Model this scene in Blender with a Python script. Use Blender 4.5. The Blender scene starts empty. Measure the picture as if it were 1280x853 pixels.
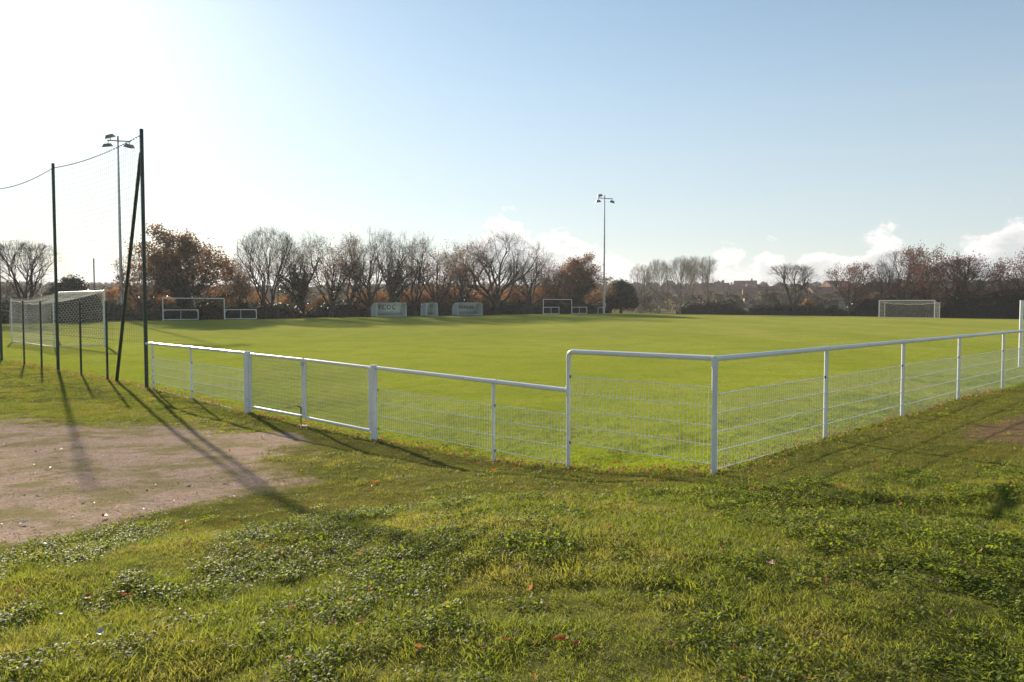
import bpy, math, random
import numpy as np
from mathutils import Vector, Matrix

R = math.radians
random.seed(7)
rng = np.random.default_rng(11)
scene = bpy.context.scene
COL = scene.collection

# ------------------------------------------------------------------ camera
EYE = 1.85
cam_d = bpy.data.cameras.new('camera')
cam_d.sensor_width = 36.0
cam_d.lens = 36.0 * 1000.0 / 1280.0
cam_d.clip_start = 0.05
cam_d.clip_end = 6000
cam = bpy.data.objects.new('camera', cam_d)
COL.objects.link(cam)
cam.location = (0, 0, EYE)
cam.rotation_euler = (R(90 - 2.6), 0, 0)
scene.camera = cam

# ------------------------------------------------------------------ light
SUN_AZ = R(30.5)       # to the left of +Y
SUN_EL = R(19.4)
scene.view_settings.view_transform = 'Standard'
scene.view_settings.look = 'None'
scene.view_settings.exposure = 1.05
scene.view_settings.gamma = 1.0
scene.render.engine = 'CYCLES'
scene.cycles.max_bounces = 8
scene.cycles.transparent_max_bounces = 12
scene.cycles.volume_bounces = 0

sun_d = bpy.data.lights.new('sun', 'SUN')
sun_d.energy = 5.0
sun_d.angle = R(0.8)
sun_d.color = (1.0, 0.87, 0.70)
sun = bpy.data.objects.new('sun', sun_d)
COL.objects.link(sun)
sdir = Vector((-math.sin(SUN_AZ) * math.cos(SUN_EL), math.cos(SUN_AZ) * math.cos(SUN_EL), math.sin(SUN_EL)))
sun.rotation_euler = sdir.to_track_quat('Z', 'Y').to_euler()
sun.location = (-30, 50, 30)


class NT:
    """small helper round a node tree"""
    def __init__(s, tree):
        s.t = tree
        tree.nodes.clear()

    def n(s, typ, **kw):
        nd = s.t.nodes.new(typ)
        for k, v in kw.items():
            if k.startswith('i_'):
                nd.inputs[int(k[2:])].default_value = v
            else:
                setattr(nd, k, v)
        return nd

    def l(s, a, b):
        s.t.links.new(a, b)

    def math(s, op, a, b=None, c=None, clamp=False):
        nd = s.t.nodes.new('ShaderNodeMath')
        nd.operation = op
        nd.use_clamp = clamp
        for i, v in enumerate((a, b, c)):
            if v is None:
                continue
            if isinstance(v, (int, float)):
                nd.inputs[i].default_value = v
            else:
                s.l(v, nd.inputs[i])
        return nd.outputs[0]

    def mix(s, fac, a, b, blend='MIX'):
        nd = s.t.nodes.new('ShaderNodeMix')
        nd.data_type = 'RGBA'
        nd.blend_type = blend
        for sock, v in ((nd.inputs[0], fac), (nd.inputs[6], a), (nd.inputs[7], b)):
            if isinstance(v, (int, float)):
                sock.default_value = v
            elif isinstance(v, tuple):
                sock.default_value = v if len(v) == 4 else (*v, 1)
            else:
                s.l(v, sock)
        return nd.outputs[2]

    def noise(s, vec, scale, detail=4, rough=0.55, dist=0.0):
        nd = s.t.nodes.new('ShaderNodeTexNoise')
        nd.inputs['Scale'].default_value = scale
        nd.inputs['Detail'].default_value = detail
        nd.inputs['Roughness'].default_value = rough
        nd.inputs['Distortion'].default_value = dist
        if vec is not None:
            s.l(vec, nd.inputs['Vector'])
        return nd.outputs[0]

    def sstep(s, v, lo, hi):
        nd = s.t.nodes.new('ShaderNodeMapRange')
        nd.interpolation_type = 'SMOOTHSTEP'
        s.l(v, nd.inputs[0])
        nd.inputs[1].default_value = lo
        nd.inputs[2].default_value = hi
        return nd.outputs[0]


# ------------------------------------------------------------------ world
world = bpy.data.worlds.new('World')
scene.world = world
world.use_nodes = True
w = NT(world.node_tree)
sky = w.n('ShaderNodeTexSky', sky_type='NISHITA', sun_disc=False)
sky.sun_elevation = SUN_EL
sky.sun_rotation = -SUN_AZ
sky.altitude = 0
sky.air_density = 1.0
sky.dust_density = 0.2
sky.ozone_density = 1.5
tc = w.n('ShaderNodeTexCoord')
sep = w.n('ShaderNodeSeparateXYZ')
w.l(tc.outputs['Generated'], sep.inputs[0])
az = w.math('ARCTAN2', sep.outputs[0], sep.outputs[1])
el = w.math('ARCSINE', sep.outputs[2])
azd = w.math('MULTIPLY', az, 57.2958)
eld = w.math('MULTIPLY', el, 57.2958)
# cumulus bank low on the horizon: the height of its top varies with azimuth
cv = w.n('ShaderNodeCombineXYZ')
w.l(az, cv.inputs[0])
w.l(w.math('MULTIPLY', el, 1.5), cv.inputs[1])
top = w.math('MULTIPLY', w.noise(cv.outputs[0], 4.0, 1), 3.2)
top = w.math('ADD', top, 0.9)
for a0, wd, hh in ((-0.6, 2.8, 4.1), (4.6, 2.4, 2.6), (9.0, 2.0, .7), (15.0, 1.2, 1.3), (17.5, .8, 1.6), (20.8, 1.2, 1.6), (25.0, 1.8, 2.6), (29.5, 1.2, 1.2), (31.8, 1.6, 2.7), (34.8, 2.0, 2.6)):
    dd = w.math('DIVIDE', w.math('SUBTRACT', azd, a0), wd)
    g_ = w.math('POWER', 2.71828, w.math('MULTIPLY', w.math('MULTIPLY', dd, dd), -1.0))
    top = w.math('ADD', top, w.math('MULTIPLY', g_, hh))
cn = w.noise(cv.outputs[0], 26.0, 7, 0.58, 0.2)
cn2 = w.noise(cv.outputs[0], 60.0, 5, 0.6)
edge = w.math('ADD', w.math('SUBTRACT', top, eld), w.math('MULTIPLY', w.math('SUBTRACT', cn, 0.5), 6.5))
mask = w.sstep(edge, -0.15, 0.75)
above = w.sstep(eld, -1.0, 0.6)
mask = w.math('MULTIPLY', mask, above)
body = w.sstep(edge, 0.4, 2.6)          # deeper in: softer and greyer
mask = w.math('MULTIPLY', mask, w.math('SUBTRACT', 0.90, w.math('MULTIPLY', body, 0.30)))
ccol = w.mix(body, (8.2, 7.8, 7.6), (4.9, 4.9, 5.15))
ccol = w.mix(w.math('MULTIPLY', w.math('SUBTRACT', cn2, 0.5), 0.7), ccol, (4.0, 4.2, 4.6))
# thin high streaks
st = w.n('ShaderNodeMapping')
w.l(tc.outputs['Generated'], st.inputs[0])
st.inputs[3].default_value = (1.2, 1.2, 14)
cir = w.sstep(w.noise(st.outputs[0], 1.6, 5, 0.6, 0.6), 0.52, 0.8)
cir = w.math('MULTIPLY', cir, w.math('MULTIPLY', w.sstep(eld, 3.0, 9.0), 0.16))
base = w.mix(cir, w.mix(1.0, sky.outputs[0], (0.98, 1.04, 1.0), 'MULTIPLY'), (6.5, 6.5, 6.6))
# a slightly milky air: pale veil near the horizon
veil = w.math('ADD', w.math('MULTIPLY', w.math('SUBTRACT', 1.0, w.sstep(eld, 0.0, 22.0)), 0.58), 0.13)
base = w.mix(veil, base, (4.4, 4.75, 5.15))
colr = w.mix(mask, base, ccol)
bg = w.n('ShaderNodeBackground')
bg.inputs[1].default_value = 0.067
w.l(colr, bg.inputs[0])
wo = w.n('ShaderNodeOutputWorld')
w.l(bg.outputs[0], wo.inputs[0])


# ------------------------------------------------------------------ materials
def new_mat(name):
    m = bpy.data.materials.new(name)
    m.use_nodes = True
    return m, NT(m.node_tree)


def mat_simple(name, col, rough=0.5, metal=0.0, var=0.12, scale=3.0, bump=0.0, spec=0.5, dirt=None):
    m, t = new_mat(name)
    tcn = t.n('ShaderNodeTexCoord')
    nz = t.noise(tcn.outputs['Object'], scale, 6, 0.6)
    c = t.mix(t.sstep(nz, 0.3, 0.7), tuple(x * (1 - var) for x in col), tuple(min(1, x * (1 + var)) for x in col))
    if dirt:
        nd = t.noise(tcn.outputs['Object'], scale * 4, 6, 0.7)
        c = t.mix(t.math('MULTIPLY', t.sstep(nd, 0.55, 0.75), dirt[1]), c, dirt[0])
    p = t.n('ShaderNodeBsdfPrincipled')
    t.l(c, p.inputs['Base Color'])
    p.inputs['Roughness'].default_value = rough
    p.inputs['Metallic'].default_value = metal
    p.inputs['Specular IOR Level'].default_value = spec
    if bump:
        b = t.n('ShaderNodeBump')
        b.inputs['Strength'].default_value = bump
        t.l(nz, b.inputs['Height'])
        t.l(b.outputs[0], p.inputs['Normal'])
    o = t.n('ShaderNodeOutputMaterial')
    t.l(p.outputs[0], o.inputs[0])
    return m


def mat_leaf(name, cols, trans=0.5, rough=0.45, spec=0.4, tcol=None, patch=None):
    """thin leaf: reflects and lets light through; colour varies from clump to clump"""
    m, t = new_mat(name)
    oi = t.n('ShaderNodeObjectInfo')
    geo = t.n('ShaderNodeNewGeometry')
    pn = t.noise(geo.outputs['Position'], patch or 0.7, 3)
    rv = t.math('FRACT', t.math('ADD', oi.outputs['Random'], t.math('MULTIPLY', geo.outputs['Random Per Island'], 0.7)))
    c = t.mix(rv, cols[0], cols[1])
    if len(cols) > 2:
        c = t.mix(t.sstep(pn, 0.42, 0.66), c, cols[2])
    p = t.n('ShaderNodeBsdfPrincipled')
    t.l(c, p.inputs['Base Color'])
    p.inputs['Roughness'].default_value = rough
    p.inputs['Specular IOR Level'].default_value = spec
    tr = t.n('ShaderNodeBsdfTranslucent')
    k = tcol or (1.5, 1.45, 0.8)
    t.l(t.mix(1.0, c, k, 'MULTIPLY'), tr.inputs[0])
    mx = t.n('ShaderNodeMixShader')
    mx.inputs[0].default_value = trans
    t.l(p.outputs[0], mx.inputs[1])
    t.l(tr.outputs[0], mx.inputs[2])
    o = t.n('ShaderNodeOutputMaterial')
    t.l(mx.outputs[0], o.inputs[0])
    return m


M = {}
M['white'] = mat_simple('white_paint', (0.74, 0.75, 0.735), 0.28, 0, 0.06, 2.0, 0.01, 0.5, ((0.26, 0.26, 0.19), 0.55))
M['white_wire'] = mat_simple('white_coated_wire', (0.80, 0.81, 0.78), 0.4, 0, 0.06, 3.0, dirt=((0.35, 0.36, 0.30), 0.3))
M['cord'] = mat_leaf('white_cord', ((0.72, 0.72, 0.70), (0.8, 0.79, 0.77)), 0.45, 0.7, 0.2, (1, 1, 1))
M['green_metal'] = mat_simple('dark_green_paint', (0.012, 0.03, 0.022), 0.4, 0, 0.25, 2.5, dirt=((0.06, 0.05, 0.04), 0.25))
M['green_net'] = mat_simple('green_net_cord', (0.12, 0.14, 0.12), 0.8)
M['green_wire'] = mat_simple('green_wire', (0.03, 0.07, 0.045), 0.6)
M['gate_wire'] = mat_simple('gate_wire', (0.34, 0.36, 0.26), 0.6)
M['galv'] = mat_simple('galvanised_steel', (0.42, 0.44, 0.46), 0.42, 0.55, 0.12, 1.2)
M['lamp_body'] = mat_simple('lamp_body', (0.10, 0.11, 0.13), 0.4, 0.2)
M['lamp_glass'] = mat_simple('lamp_glass', (0.45, 0.47, 0.5), 0.1, 0.0)
M['concrete'] = mat_simple('concrete', (0.36, 0.34, 0.30), 0.9, 0, 0.2, 6, 0.3)
M['black'] = mat_simple('black_plastic', (0.015, 0.015, 0.017), 0.5)
M['letter'] = mat_simple('dark_lettering', (0.03, 0.04, 0.06), 0.6)
M['seat'] = mat_simple('bench_seat', (0.35, 0.33, 0.28), 0.6)
M['bark'] = mat_simple('oak_bark', (0.05, 0.042, 0.034), 0.9, 0, 0.35, 2.0, 0.5, 0.2)
M['bark_pale'] = mat_simple('pale_bark', (0.22, 0.20, 0.165), 0.85, 0, 0.3, 2.0, 0.4, 0.2)
M['twig'] = mat_simple('twigs', (0.075, 0.058, 0.046), 0.8, 0, 0.3, 0.6, 0, 0.2)
M['twig_pale'] = mat_simple('pale_twigs', (0.26, 0.23, 0.185), 0.8, 0, 0.25, 0.6, 0, 0.2)
M['oak_leaf'] = mat_leaf('rust_oak_leaves', ((0.10, 0.068, 0.038), (0.17, 0.105, 0.052), (0.12, 0.095, 0.045)), 0.5, 0.6, 0.2, (1.7, 1.2, 0.8), 0.3)
M['red_leaf'] = mat_leaf('russet_leaves', ((0.10, 0.055, 0.036), (0.17, 0.085, 0.055)), 0.35, 0.6, 0.2, (1.6, 1.2, 0.9), 0.3)
M['orange_leaf'] = mat_leaf('orange_shrub_leaves', ((0.16, 0.095, 0.045), (0.24, 0.135, 0.07), (0.15, 0.12, 0.06)), 0.55, 0.7, 0.1, (1.6, 1.25, 0.85), 0.35)
M['ivy'] = mat_leaf('ivy_leaves', ((0.018, 0.030, 0.012), (0.035, 0.05, 0.018)), 0.2, 0.4, 0.4)
M['evergreen'] = mat_leaf('dark_evergreen_leaves', ((0.014, 0.022, 0.010), (0.03, 0.038, 0.016)), 0.15, 0.5, 0.3)
M['scrub'] = mat_leaf('grey_winter_scrub', ((0.15, 0.13, 0.10), (0.22, 0.19, 0.15), (0.12, 0.11, 0.07)), 0.5, 0.8, 0.1, (1, 1, 1), 0.2)
M['core'] = mat_simple('dark_core_filler', (0.012, 0.015, 0.009), 1.0)  # near-black filler for the added light-blocking cores, shade put into the colour
M['far_leaf'] = mat_leaf('far_wood_leaves', ((0.12, 0.105, 0.08), (0.17, 0.14, 0.10), (0.07, 0.08, 0.05)), 0.4, 0.9, 0.1, (1, 1, 1), 0.02)
M['roof'] = mat_simple('clay_roof', (0.24, 0.12, 0.08), 0.9, 0, 0.25, 0.4)
M['wall'] = mat_simple('rendered_wall', (0.33, 0.29, 0.25), 0.9, 0, 0.1, 0.5)
M['glass'] = mat_simple('window_glass', (0.05, 0.06, 0.07), 0.15)
M['blade'] = mat_leaf('grass_blades', ((0.10, 0.135, 0.026), (0.20, 0.215, 0.048), (0.215, 0.20, 0.065)), 0.55, 0.50, 0.16, (1.65, 1.65, 0.8), 1.1)
M['moss'] = mat_leaf('worn_mossy_grass', ((0.14, 0.145, 0.03), (0.25, 0.20, 0.06), (0.11, 0.125, 0.028)), 0.4, 0.7, 0.2, (1.5, 1.4, 0.7), 0.8)
M['pitch_blade'] = mat_leaf('mown_grass_blades', ((0.12, 0.175, 0.022), (0.18, 0.22, 0.035), (0.16, 0.20, 0.03)), 0.55, 0.65, 0.08, (1.75, 1.7, 0.65), 0.3)
M['weed'] = mat_leaf('weed_leaves', ((0.10, 0.135, 0.03), (0.18, 0.21, 0.048), (0.14, 0.165, 0.038)), 0.52, 0.56, 0.15, (1.9, 1.9, 0.65), 1.1)
M['dead'] = mat_leaf('dead_leaves', ((0.22, 0.10, 0.045), (0.36, 0.23, 0.13)), 0.4, 0.55, 0.35, (1.3, 1.1, 0.8))
M['dead_orange'] = mat_leaf('orange_dead_leaf', ((0.60, 0.17, 0.03), (0.52, 0.13, 0.02)), 0.45, 0.5, 0.3, (1.3, 1.0, 0.8))
M['dead_pale'] = mat_leaf('pale_dead_leaf', ((0.50, 0.40, 0.33), (0.62, 0.52, 0.46)), 0.1, 0.4, 0.5, (1.0, 1.0, 1.0))
M['dead_red'] = mat_leaf('dark_red_dead_leaf', ((0.26, 0.06, 0.025), (0.32, 0.09, 0.035)), 0.4, 0.5, 0.4, (1.3, 1.0, 0.8))


# dugout shell: milky translucent sheet
def mat_shell():
    m, t = new_mat('milky_plastic_shell')
    p = t.n('ShaderNodeBsdfPrincipled')
    p.inputs['Base Color'].default_value = (0.68, 0.75, 0.76, 1)
    p.inputs['Roughness'].default_value = 0.35
    tr = t.n('ShaderNodeBsdfTranslucent')
    tr.inputs[0].default_value = (0.42, 0.50, 0.50, 1)
    mx = t.n('ShaderNodeMixShader')
    mx.inputs[0].default_value = 0.35
    t.l(p.outputs[0], mx.inputs[1])
    t.l(tr.outputs[0], mx.inputs[2])
    o = t.n('ShaderNodeOutputMaterial')
    t.l(mx.outputs[0], o.inputs[0])
    return m


M['shell'] = mat_shell()


def ground_mat(name, kind):
    m, t = new_mat(name)
    geo = t.n('ShaderNodeNewGeometry')
    pos = geo.outputs['Position']
    n1 = t.noise(pos, 0.55, 5, 0.6)
    n2 = t.noise(pos, 6.0, 6, 0.65)
    n3 = t.noise(pos, 45.0, 4, 0.7)
    p = t.n('ShaderNodeBsdfPrincipled')
    p.inputs['Roughness'].default_value = 0.85
    p.inputs['Specular IOR Level'].default_value = 0.0
    if kind == 'pitch':
        mp = t.n('ShaderNodeMapping')
        t.l(pos, mp.inputs[0])
        mp.inputs[2].default_value = (0, 0, R(-45))
        mp.inputs[3].default_value = (0.35, 0.08, 1)
        big = t.noise(mp.outputs[0], 0.45, 4, 0.55)
        c = t.mix(t.sstep(big, 0.35, 0.65), (0.25, 0.27, 0.048), (0.31, 0.31, 0.065))
        c = t.mix(t.math('MULTIPLY', t.sstep(n1, 0.45, 0.65), 0.45), c, (0.15, 0.205, 0.035))
        c = t.mix(t.math('MULTIPLY', t.sstep(n2, 0.45, 0.75), 0.35), c, (0.10, 0.13, 0.022))
        c = t.mix(t.math('MULTIPLY', t.sstep(n3, 0.45, 0.7), 0.4), c, (0.09, 0.115, 0.02))
        bs, bd = 0.6, 0.03
    elif kind in ('gravel', 'ground'):
        vor = t.n('ShaderNodeTexVoronoi')
        vor.inputs['Scale'].default_value = 55
        t.l(pos, vor.inputs['Vector'])
        c = t.mix(vor.outputs['Color'], (0.25, 0.18, 0.135), (0.50, 0.38, 0.30))
        c = t.mix(t.math('MULTIPLY', t.sstep(n2, 0.45, 0.7), 0.55), c, (0.30, 0.22, 0.155))
        c = t.mix(t.math('MULTIPLY', t.sstep(t.noise(pos, 1.3, 6, .7), 0.44, 0.62), 0.8), c, (0.21, 0.185, 0.075))
        gr = t.mix(t.sstep(n2, 0.35, 0.65), (0.10, 0.105, 0.028), (0.15, 0.15, 0.04))
        gr = t.mix(t.math('MULTIPLY', t.sstep(n1, 0.45, 0.65), 0.6), gr, (0.12, 0.145, 0.03))
        at = t.n('ShaderNodeAttribute')
        at.attribute_name = 'worn'
        k_ = t.math('ADD', at.outputs['Fac'], t.math('MULTIPLY', t.math('SUBTRACT', t.noise(pos, 3.5, 7, .7), .5), 1.3))
        c = t.mix(t.sstep(k_, .18, .62), gr, c)
        bs, bd = 0.9, 0.03
    elif kind == 'path':
        c = t.mix(t.sstep(n2, 0.35, 0.65), (0.12, 0.085, 0.05), (0.18, 0.12, 0.07))
        c = t.mix(t.math('MULTIPLY', t.sstep(n1, 0.5, 0.7), 0.5), c, (0.10, 0.09, 0.035))
        bs, bd = 0.6, 0.02
    else:
        c = t.mix(t.sstep(n2, 0.35, 0.65), (0.10, 0.105, 0.028), (0.15, 0.15, 0.04))
        c = t.mix(t.math('MULTIPLY', t.sstep(n1, 0.45, 0.65), 0.6), c, (0.12, 0.145, 0.03))
        bs, bd = 0.8, 0.03
    t.l(c, p.inputs['Base Color'])
    b = t.n('ShaderNodeBump')
    b.inputs['Strength'].default_value = bs
    b.inputs['Distance'].default_value = bd
    t.l(t.math('ADD', n2, t.math('MULTIPLY', n3, 0.5)), b.inputs['Height'])
    t.l(b.outputs[0], p.inputs['Normal'])
    o = t.n('ShaderNodeOutputMaterial')
    t.l(p.outputs[0], o.inputs[0])
    return m


# ------------------------------------------------------------------ mesh helper
class MB:
    def __init__(s):
        s.v, s.f, s.n = [], [], 0

    def add(s, verts, faces):
        o = s.n
        s.v.extend([tuple(p) for p in verts])
        s.f.extend([tuple(i + o for i in f) for f in faces])
        s.n += len(verts)
        return s

    def box(s, c, sz, rz=0.0, rx=0.0):
        mt = Matrix.Translation(c) @ Matrix.Rotation(rz, 4, 'Z') @ Matrix.Rotation(rx, 4, 'X')
        h = [x / 2 for x in sz]
        v = [mt @ Vector((a * h[0], b * h[1], d * h[2])) for a in (-1, 1) for b in (-1, 1) for d in (-1, 1)]
        return s.add(v, [(0, 1, 3, 2), (4, 6, 7, 5), (0, 4, 5, 1), (2, 3, 7, 6), (0, 2, 6, 4), (1, 5, 7, 3)])

    def tube(s, pts, rad, n=8, cap=True):
        pts = [Vector(p) for p in pts]
        if isinstance(rad, (int, float)):
            rad = [rad] * len(pts)
        rings = []
        prev = None
        for i, p in enumerate(pts):
            d = (pts[min(i + 1, len(pts) - 1)] - pts[max(i - 1, 0)])
            if d.length < 1e-9:
                d = Vector((0, 0, 1))
            d.normalize()
            if prev is None:
                a = Vector((0, 0, 1)) if abs(d.z) < 0.9 else Vector((1, 0, 0))
                u = d.cross(a).normalized()
            else:
                u = (prev - d * prev.dot(d)).normalized()
            prev = u
            vv = d.cross(u)
            rings.append([p + (u * math.cos(2 * math.pi * k / n) + vv * math.sin(2 * math.pi * k / n)) * rad[i] for k in range(n)])
        v = [q for r in rings for q in r]
        f = []
        for i in range(len(rings) - 1):
            for k in range(n):
                f.append((i * n + k, i * n + (k + 1) % n, (i + 1) * n + (k + 1) % n, (i + 1) * n + k))
        if cap:
            f.append(tuple(range(n))[::-1])
            f.append(tuple((len(rings) - 1) * n + k for k in range(n)))
        return s.add(v, f)

    def obj(s, name, mat, parent=None, smooth=False, mats=None):
        me = bpy.data.meshes.new(name)
        me.from_pydata(s.v, [], s.f)
        me.materials.append(mat)
        if smooth:
            me.shade_smooth()
            try:
                me.set_sharp_from_angle(angle=R(40))
            except Exception:
                pass
        o = bpy.data.objects.new(name, me)
        COL.objects.link(o)
        if parent:
            o.parent = parent
        return o


def np_obj(name, verts, faces, mat, parent=None, smooth=False, link=True):
    """fast path: numpy verts (n,3) and faces (m,k)"""
    me = bpy.data.meshes.new(name)
    verts = np.ascontiguousarray(verts, dtype=np.float32)
    faces = np.ascontiguousarray(faces, dtype=np.int32)
    k = faces.shape[1]
    me.vertices.add(len(verts))
    me.vertices.foreach_set('co', verts.ravel())
    me.loops.add(faces.size)
    me.loops.foreach_set('vertex_index', faces.ravel())
    me.polygons.add(len(faces))
    me.polygons.foreach_set('loop_start', np.arange(0, faces.size, k, dtype=np.int32))
    me.polygons.foreach_set('loop_total', np.full(len(faces), k, dtype=np.int32))
    if smooth:
        me.polygons.foreach_set('use_smooth', np.ones(len(faces), dtype=bool))
    me.update(calc_edges=True)
    me.materials.append(mat)
    o = bpy.data.objects.new(name, me)
    if link:
        COL.objects.link(o)
    if parent:
        o.parent = parent
    return o


def tag(o, label=None, cat=None, group=None, kind=None):
    if label:
        o['label'] = label
    if cat:
        o['category'] = cat
    if group:
        o['group'] = group
    if kind:
        o['kind'] = kind
    return o


def empty(name, loc=(0, 0, 0), rz=0.0, label=None, cat=None, group=None):
    o = bpy.data.objects.new(name, None)
    COL.objects.link(o)
    o.location = loc
    o.rotation_euler = (0, 0, rz)
    o.empty_display_size = 0.2
    return tag(o, label, cat, group)


def copy_tree(o, parent=None):
    c = o.copy()
    COL.objects.link(c)
    c.parent = parent
    for ch in list(o.children):
        copy_tree(ch, c)
    return c


# ------------------------------------------------------------------ terrain
_perm = rng.random((512, 512))


def vnoise(x, y, seed=0):
    x = np.asarray(x, float) + 100.3 + seed * 17.7
    y = np.asarray(y, float) + 200.9 + seed * 31.1
    xi, yi = np.floor(x).astype(int), np.floor(y).astype(int)
    fx, fy = x - xi, y - yi
    fx, fy = fx * fx * (3 - 2 * fx), fy * fy * (3 - 2 * fy)
    a = _perm[xi % 512, yi % 512]; b = _perm[(xi + 1) % 512, yi % 512]
    c = _perm[xi % 512, (yi + 1) % 512]; d = _perm[(xi + 1) % 512, (yi + 1) % 512]
    return (a * (1 - fx) + b * fx) * (1 - fy) + (c * (1 - fx) + d * fx) * fy


def fbm(x, y, s, oct=3, seed=0):
    r, a, t = 0, 1.0, 0
    for i in range(oct):
        r = r + a * vnoise(np.asarray(x) * s, np.asarray(y) * s, seed + i)
        t += a
        a *= 0.5
        s *= 2.1
    return r / t


def sst(v, lo, hi):
    t = np.clip((np.asarray(v, float) - lo) / (hi - lo), 0, 1)
    return t * t * (3 - 2 * t)


FDL = np.array((-0.717, 0.697))        # fence direction to the left of the corner post
FDR = np.array((0.7071, 0.7071))       # and to the right
P6 = np.array((2.10, 8.26))


def fl(t): return P6 + FDL * t


def fr(t): return P6 + FDR * t


CTRL = [(-8.24, 18.3, -.09), (-6.8, 16.9, -.15), (-5.04, 15.2, -.22), (-3.6, 13.8, -.25), (-2.13, 12.37, -.27), (-.24, 10.54, -.27),
        (.68, 9.64, -.13), (2.1, 8.26, .10), (4.0, 10.16, .14), (5.9, 12.08, .15), (7.84, 14.0, .18), (9.84, 16.0, .15), (15, 21, .1), (25, 31, 0),
        (-10.3, 20.3, -.05), (-13, 23, -.05), (-17, 27, -.03), (-3, 9, -.16), (-5, 7, -.10), (-4.2, 5.4, .0), (-9, 12, -.12), (-7, 9, -.10), (-14, 16, -.1), (-10, 5, -.05),
        (-1.5, 8.6, -.2), (0.3, 8.2, -.10), (-3.0, 7.0, -.08), (-20, 20, 0), (0, 15, -.05), (-4, 18, -.08), (4, 12.5, .05), (0, 20, 0), (-5, 24, -.02), (10, 25, 0), (-17, 36, 0), (0, 40, 0), (30, 60, 0), (-20, 60, .05),
        (-45, 70, .25), (-34, 80, .35), (-15, 96, .42), (0, 110, .5), (15, 124, .5), (30, 142, .2), (50, 112, 0), (70, 112, -.12), (40, 138, 0), (0, 75, .0), (25, 100, 0.05), (60, 70, 0), (100, 100, 0), (-80, 60, .2), (-60, 20, 0),
        (0, 3, .33), (0, 5.2, .35), (2.5, 5, .36), (-2, 3.6, .25), (-1.6, 5.4, .14), (-2.4, 4.6, .12), (5, 6.3, .36), (0.2, 6.6, .20), (2.0, 6.9, .20), (4, 8.4, .16), (8, 9, .30), (6.5, 11, .18), (9.5, 13, .22), (14, 12, .3),
        (0, -3, .35), (6, 0, .35), (-5, 1, .1), (-8, -5, .1), (8, -8, .3), (14, 4, .35), (-30, -20, 0), (30, -20, .2), (0, -40, 0), (60, 10, .1)]
CT = np.array(CTRL)


def gz(x, y, fine=True):
    x = np.atleast_1d(np.asarray(x, float))
    y = np.atleast_1d(np.asarray(y, float))
    num = np.zeros_like(x)
    den = np.zeros_like(x)
    for cx, cy, cz in CT:
        r = math.hypot(cx, cy)
        e2 = (0.55 + 0.05 * r) ** 2
        ww = 1.0 / ((x - cx) ** 2 + (y - cy) ** 2 + e2) ** 2 * e2
        num += ww * cz
        den += ww
    z = num / den
    d = np.hypot(x, y)
    hill = sst(d, 190, 560) * (6 + 9 * fbm(x, y, 0.004, 3, 5)) + sst(d, 560, 1300) * 12
    z = z * (1 - sst(d, 150, 260)) + hill
    if fine:
        near = 1 - sst(d, 14, 30)
        outside = ((x + y * 0 - 0) * 0 + 1)
        bank = sst(5.9 + 0.2 * x - y + 0.0, -1.5, 0.6)
        z = z + near * outside * ((fbm(x, y, 1.3, 3, 9) - 0.5) * 0.09 * (0.30 + 0.70 * bank) + (fbm(x, y, 6.0, 2, 3) - 0.5) * 0.04 * (0.3 + 0.7 * bank))
    return z


def gz1(x, y):
    return float(gz(x, y)[0])


def pitch_d(x, y):
    """signed distance inside the fenced field (positive inside)"""
    a = (x - P6[0]) * 0.697 + (y - P6[1]) * 0.717           # beyond left fence line
    b = (y - P6[1]) * 0.7071 - (x - P6[0]) * 0.7071         # left of the right fence line
    return np.minimum(a, b)


def gravel_m(x, y):
    """1 on the worn gravel yard left of the gate"""
    x = np.asarray(x, float); y = np.asarray(y, float)
    a = (x - P6[0]) * 0.697 + (y - P6[1]) * 0.717            # <0 on our side of the fence
    nb = (fbm(x, y, 0.9, 4, 21) - 0.5) * 1.6
    u = -x - 2.2 + (y - 8.4) * (-0.16)
    right = sst(u + nb, -0.6, 1.2)
    front = sst(y - (5.9 + np.where(x > -3.9, 1.4, .3) * (x + 3.9)) + nb * 0.9, -0.6, 1.3)
    back = sst(-a - 0.7 - 0.60 * np.clip(-x - 3.8, 0, 20) + nb * 0.9, -0.8, 1.1)
    return right * front * back


def dirt_m(x, y):
    x = np.asarray(x, float); y = np.asarray(y, float)
    nb = (fbm(x, y, 0.8, 3, 41) - 0.5) * 1.2
    b = (x - P6[0]) * 0.7071 - (y - P6[1]) * 0.7071          # outside distance from right fence
    tt = (x - P6[0]) * 0.7071 + (y - P6[1]) * 0.7071
    return sst(1.1 - np.abs(b - 1.95 + nb * .5), 0, .7) * sst(tt + nb, 2.9, 4.4)


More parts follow.
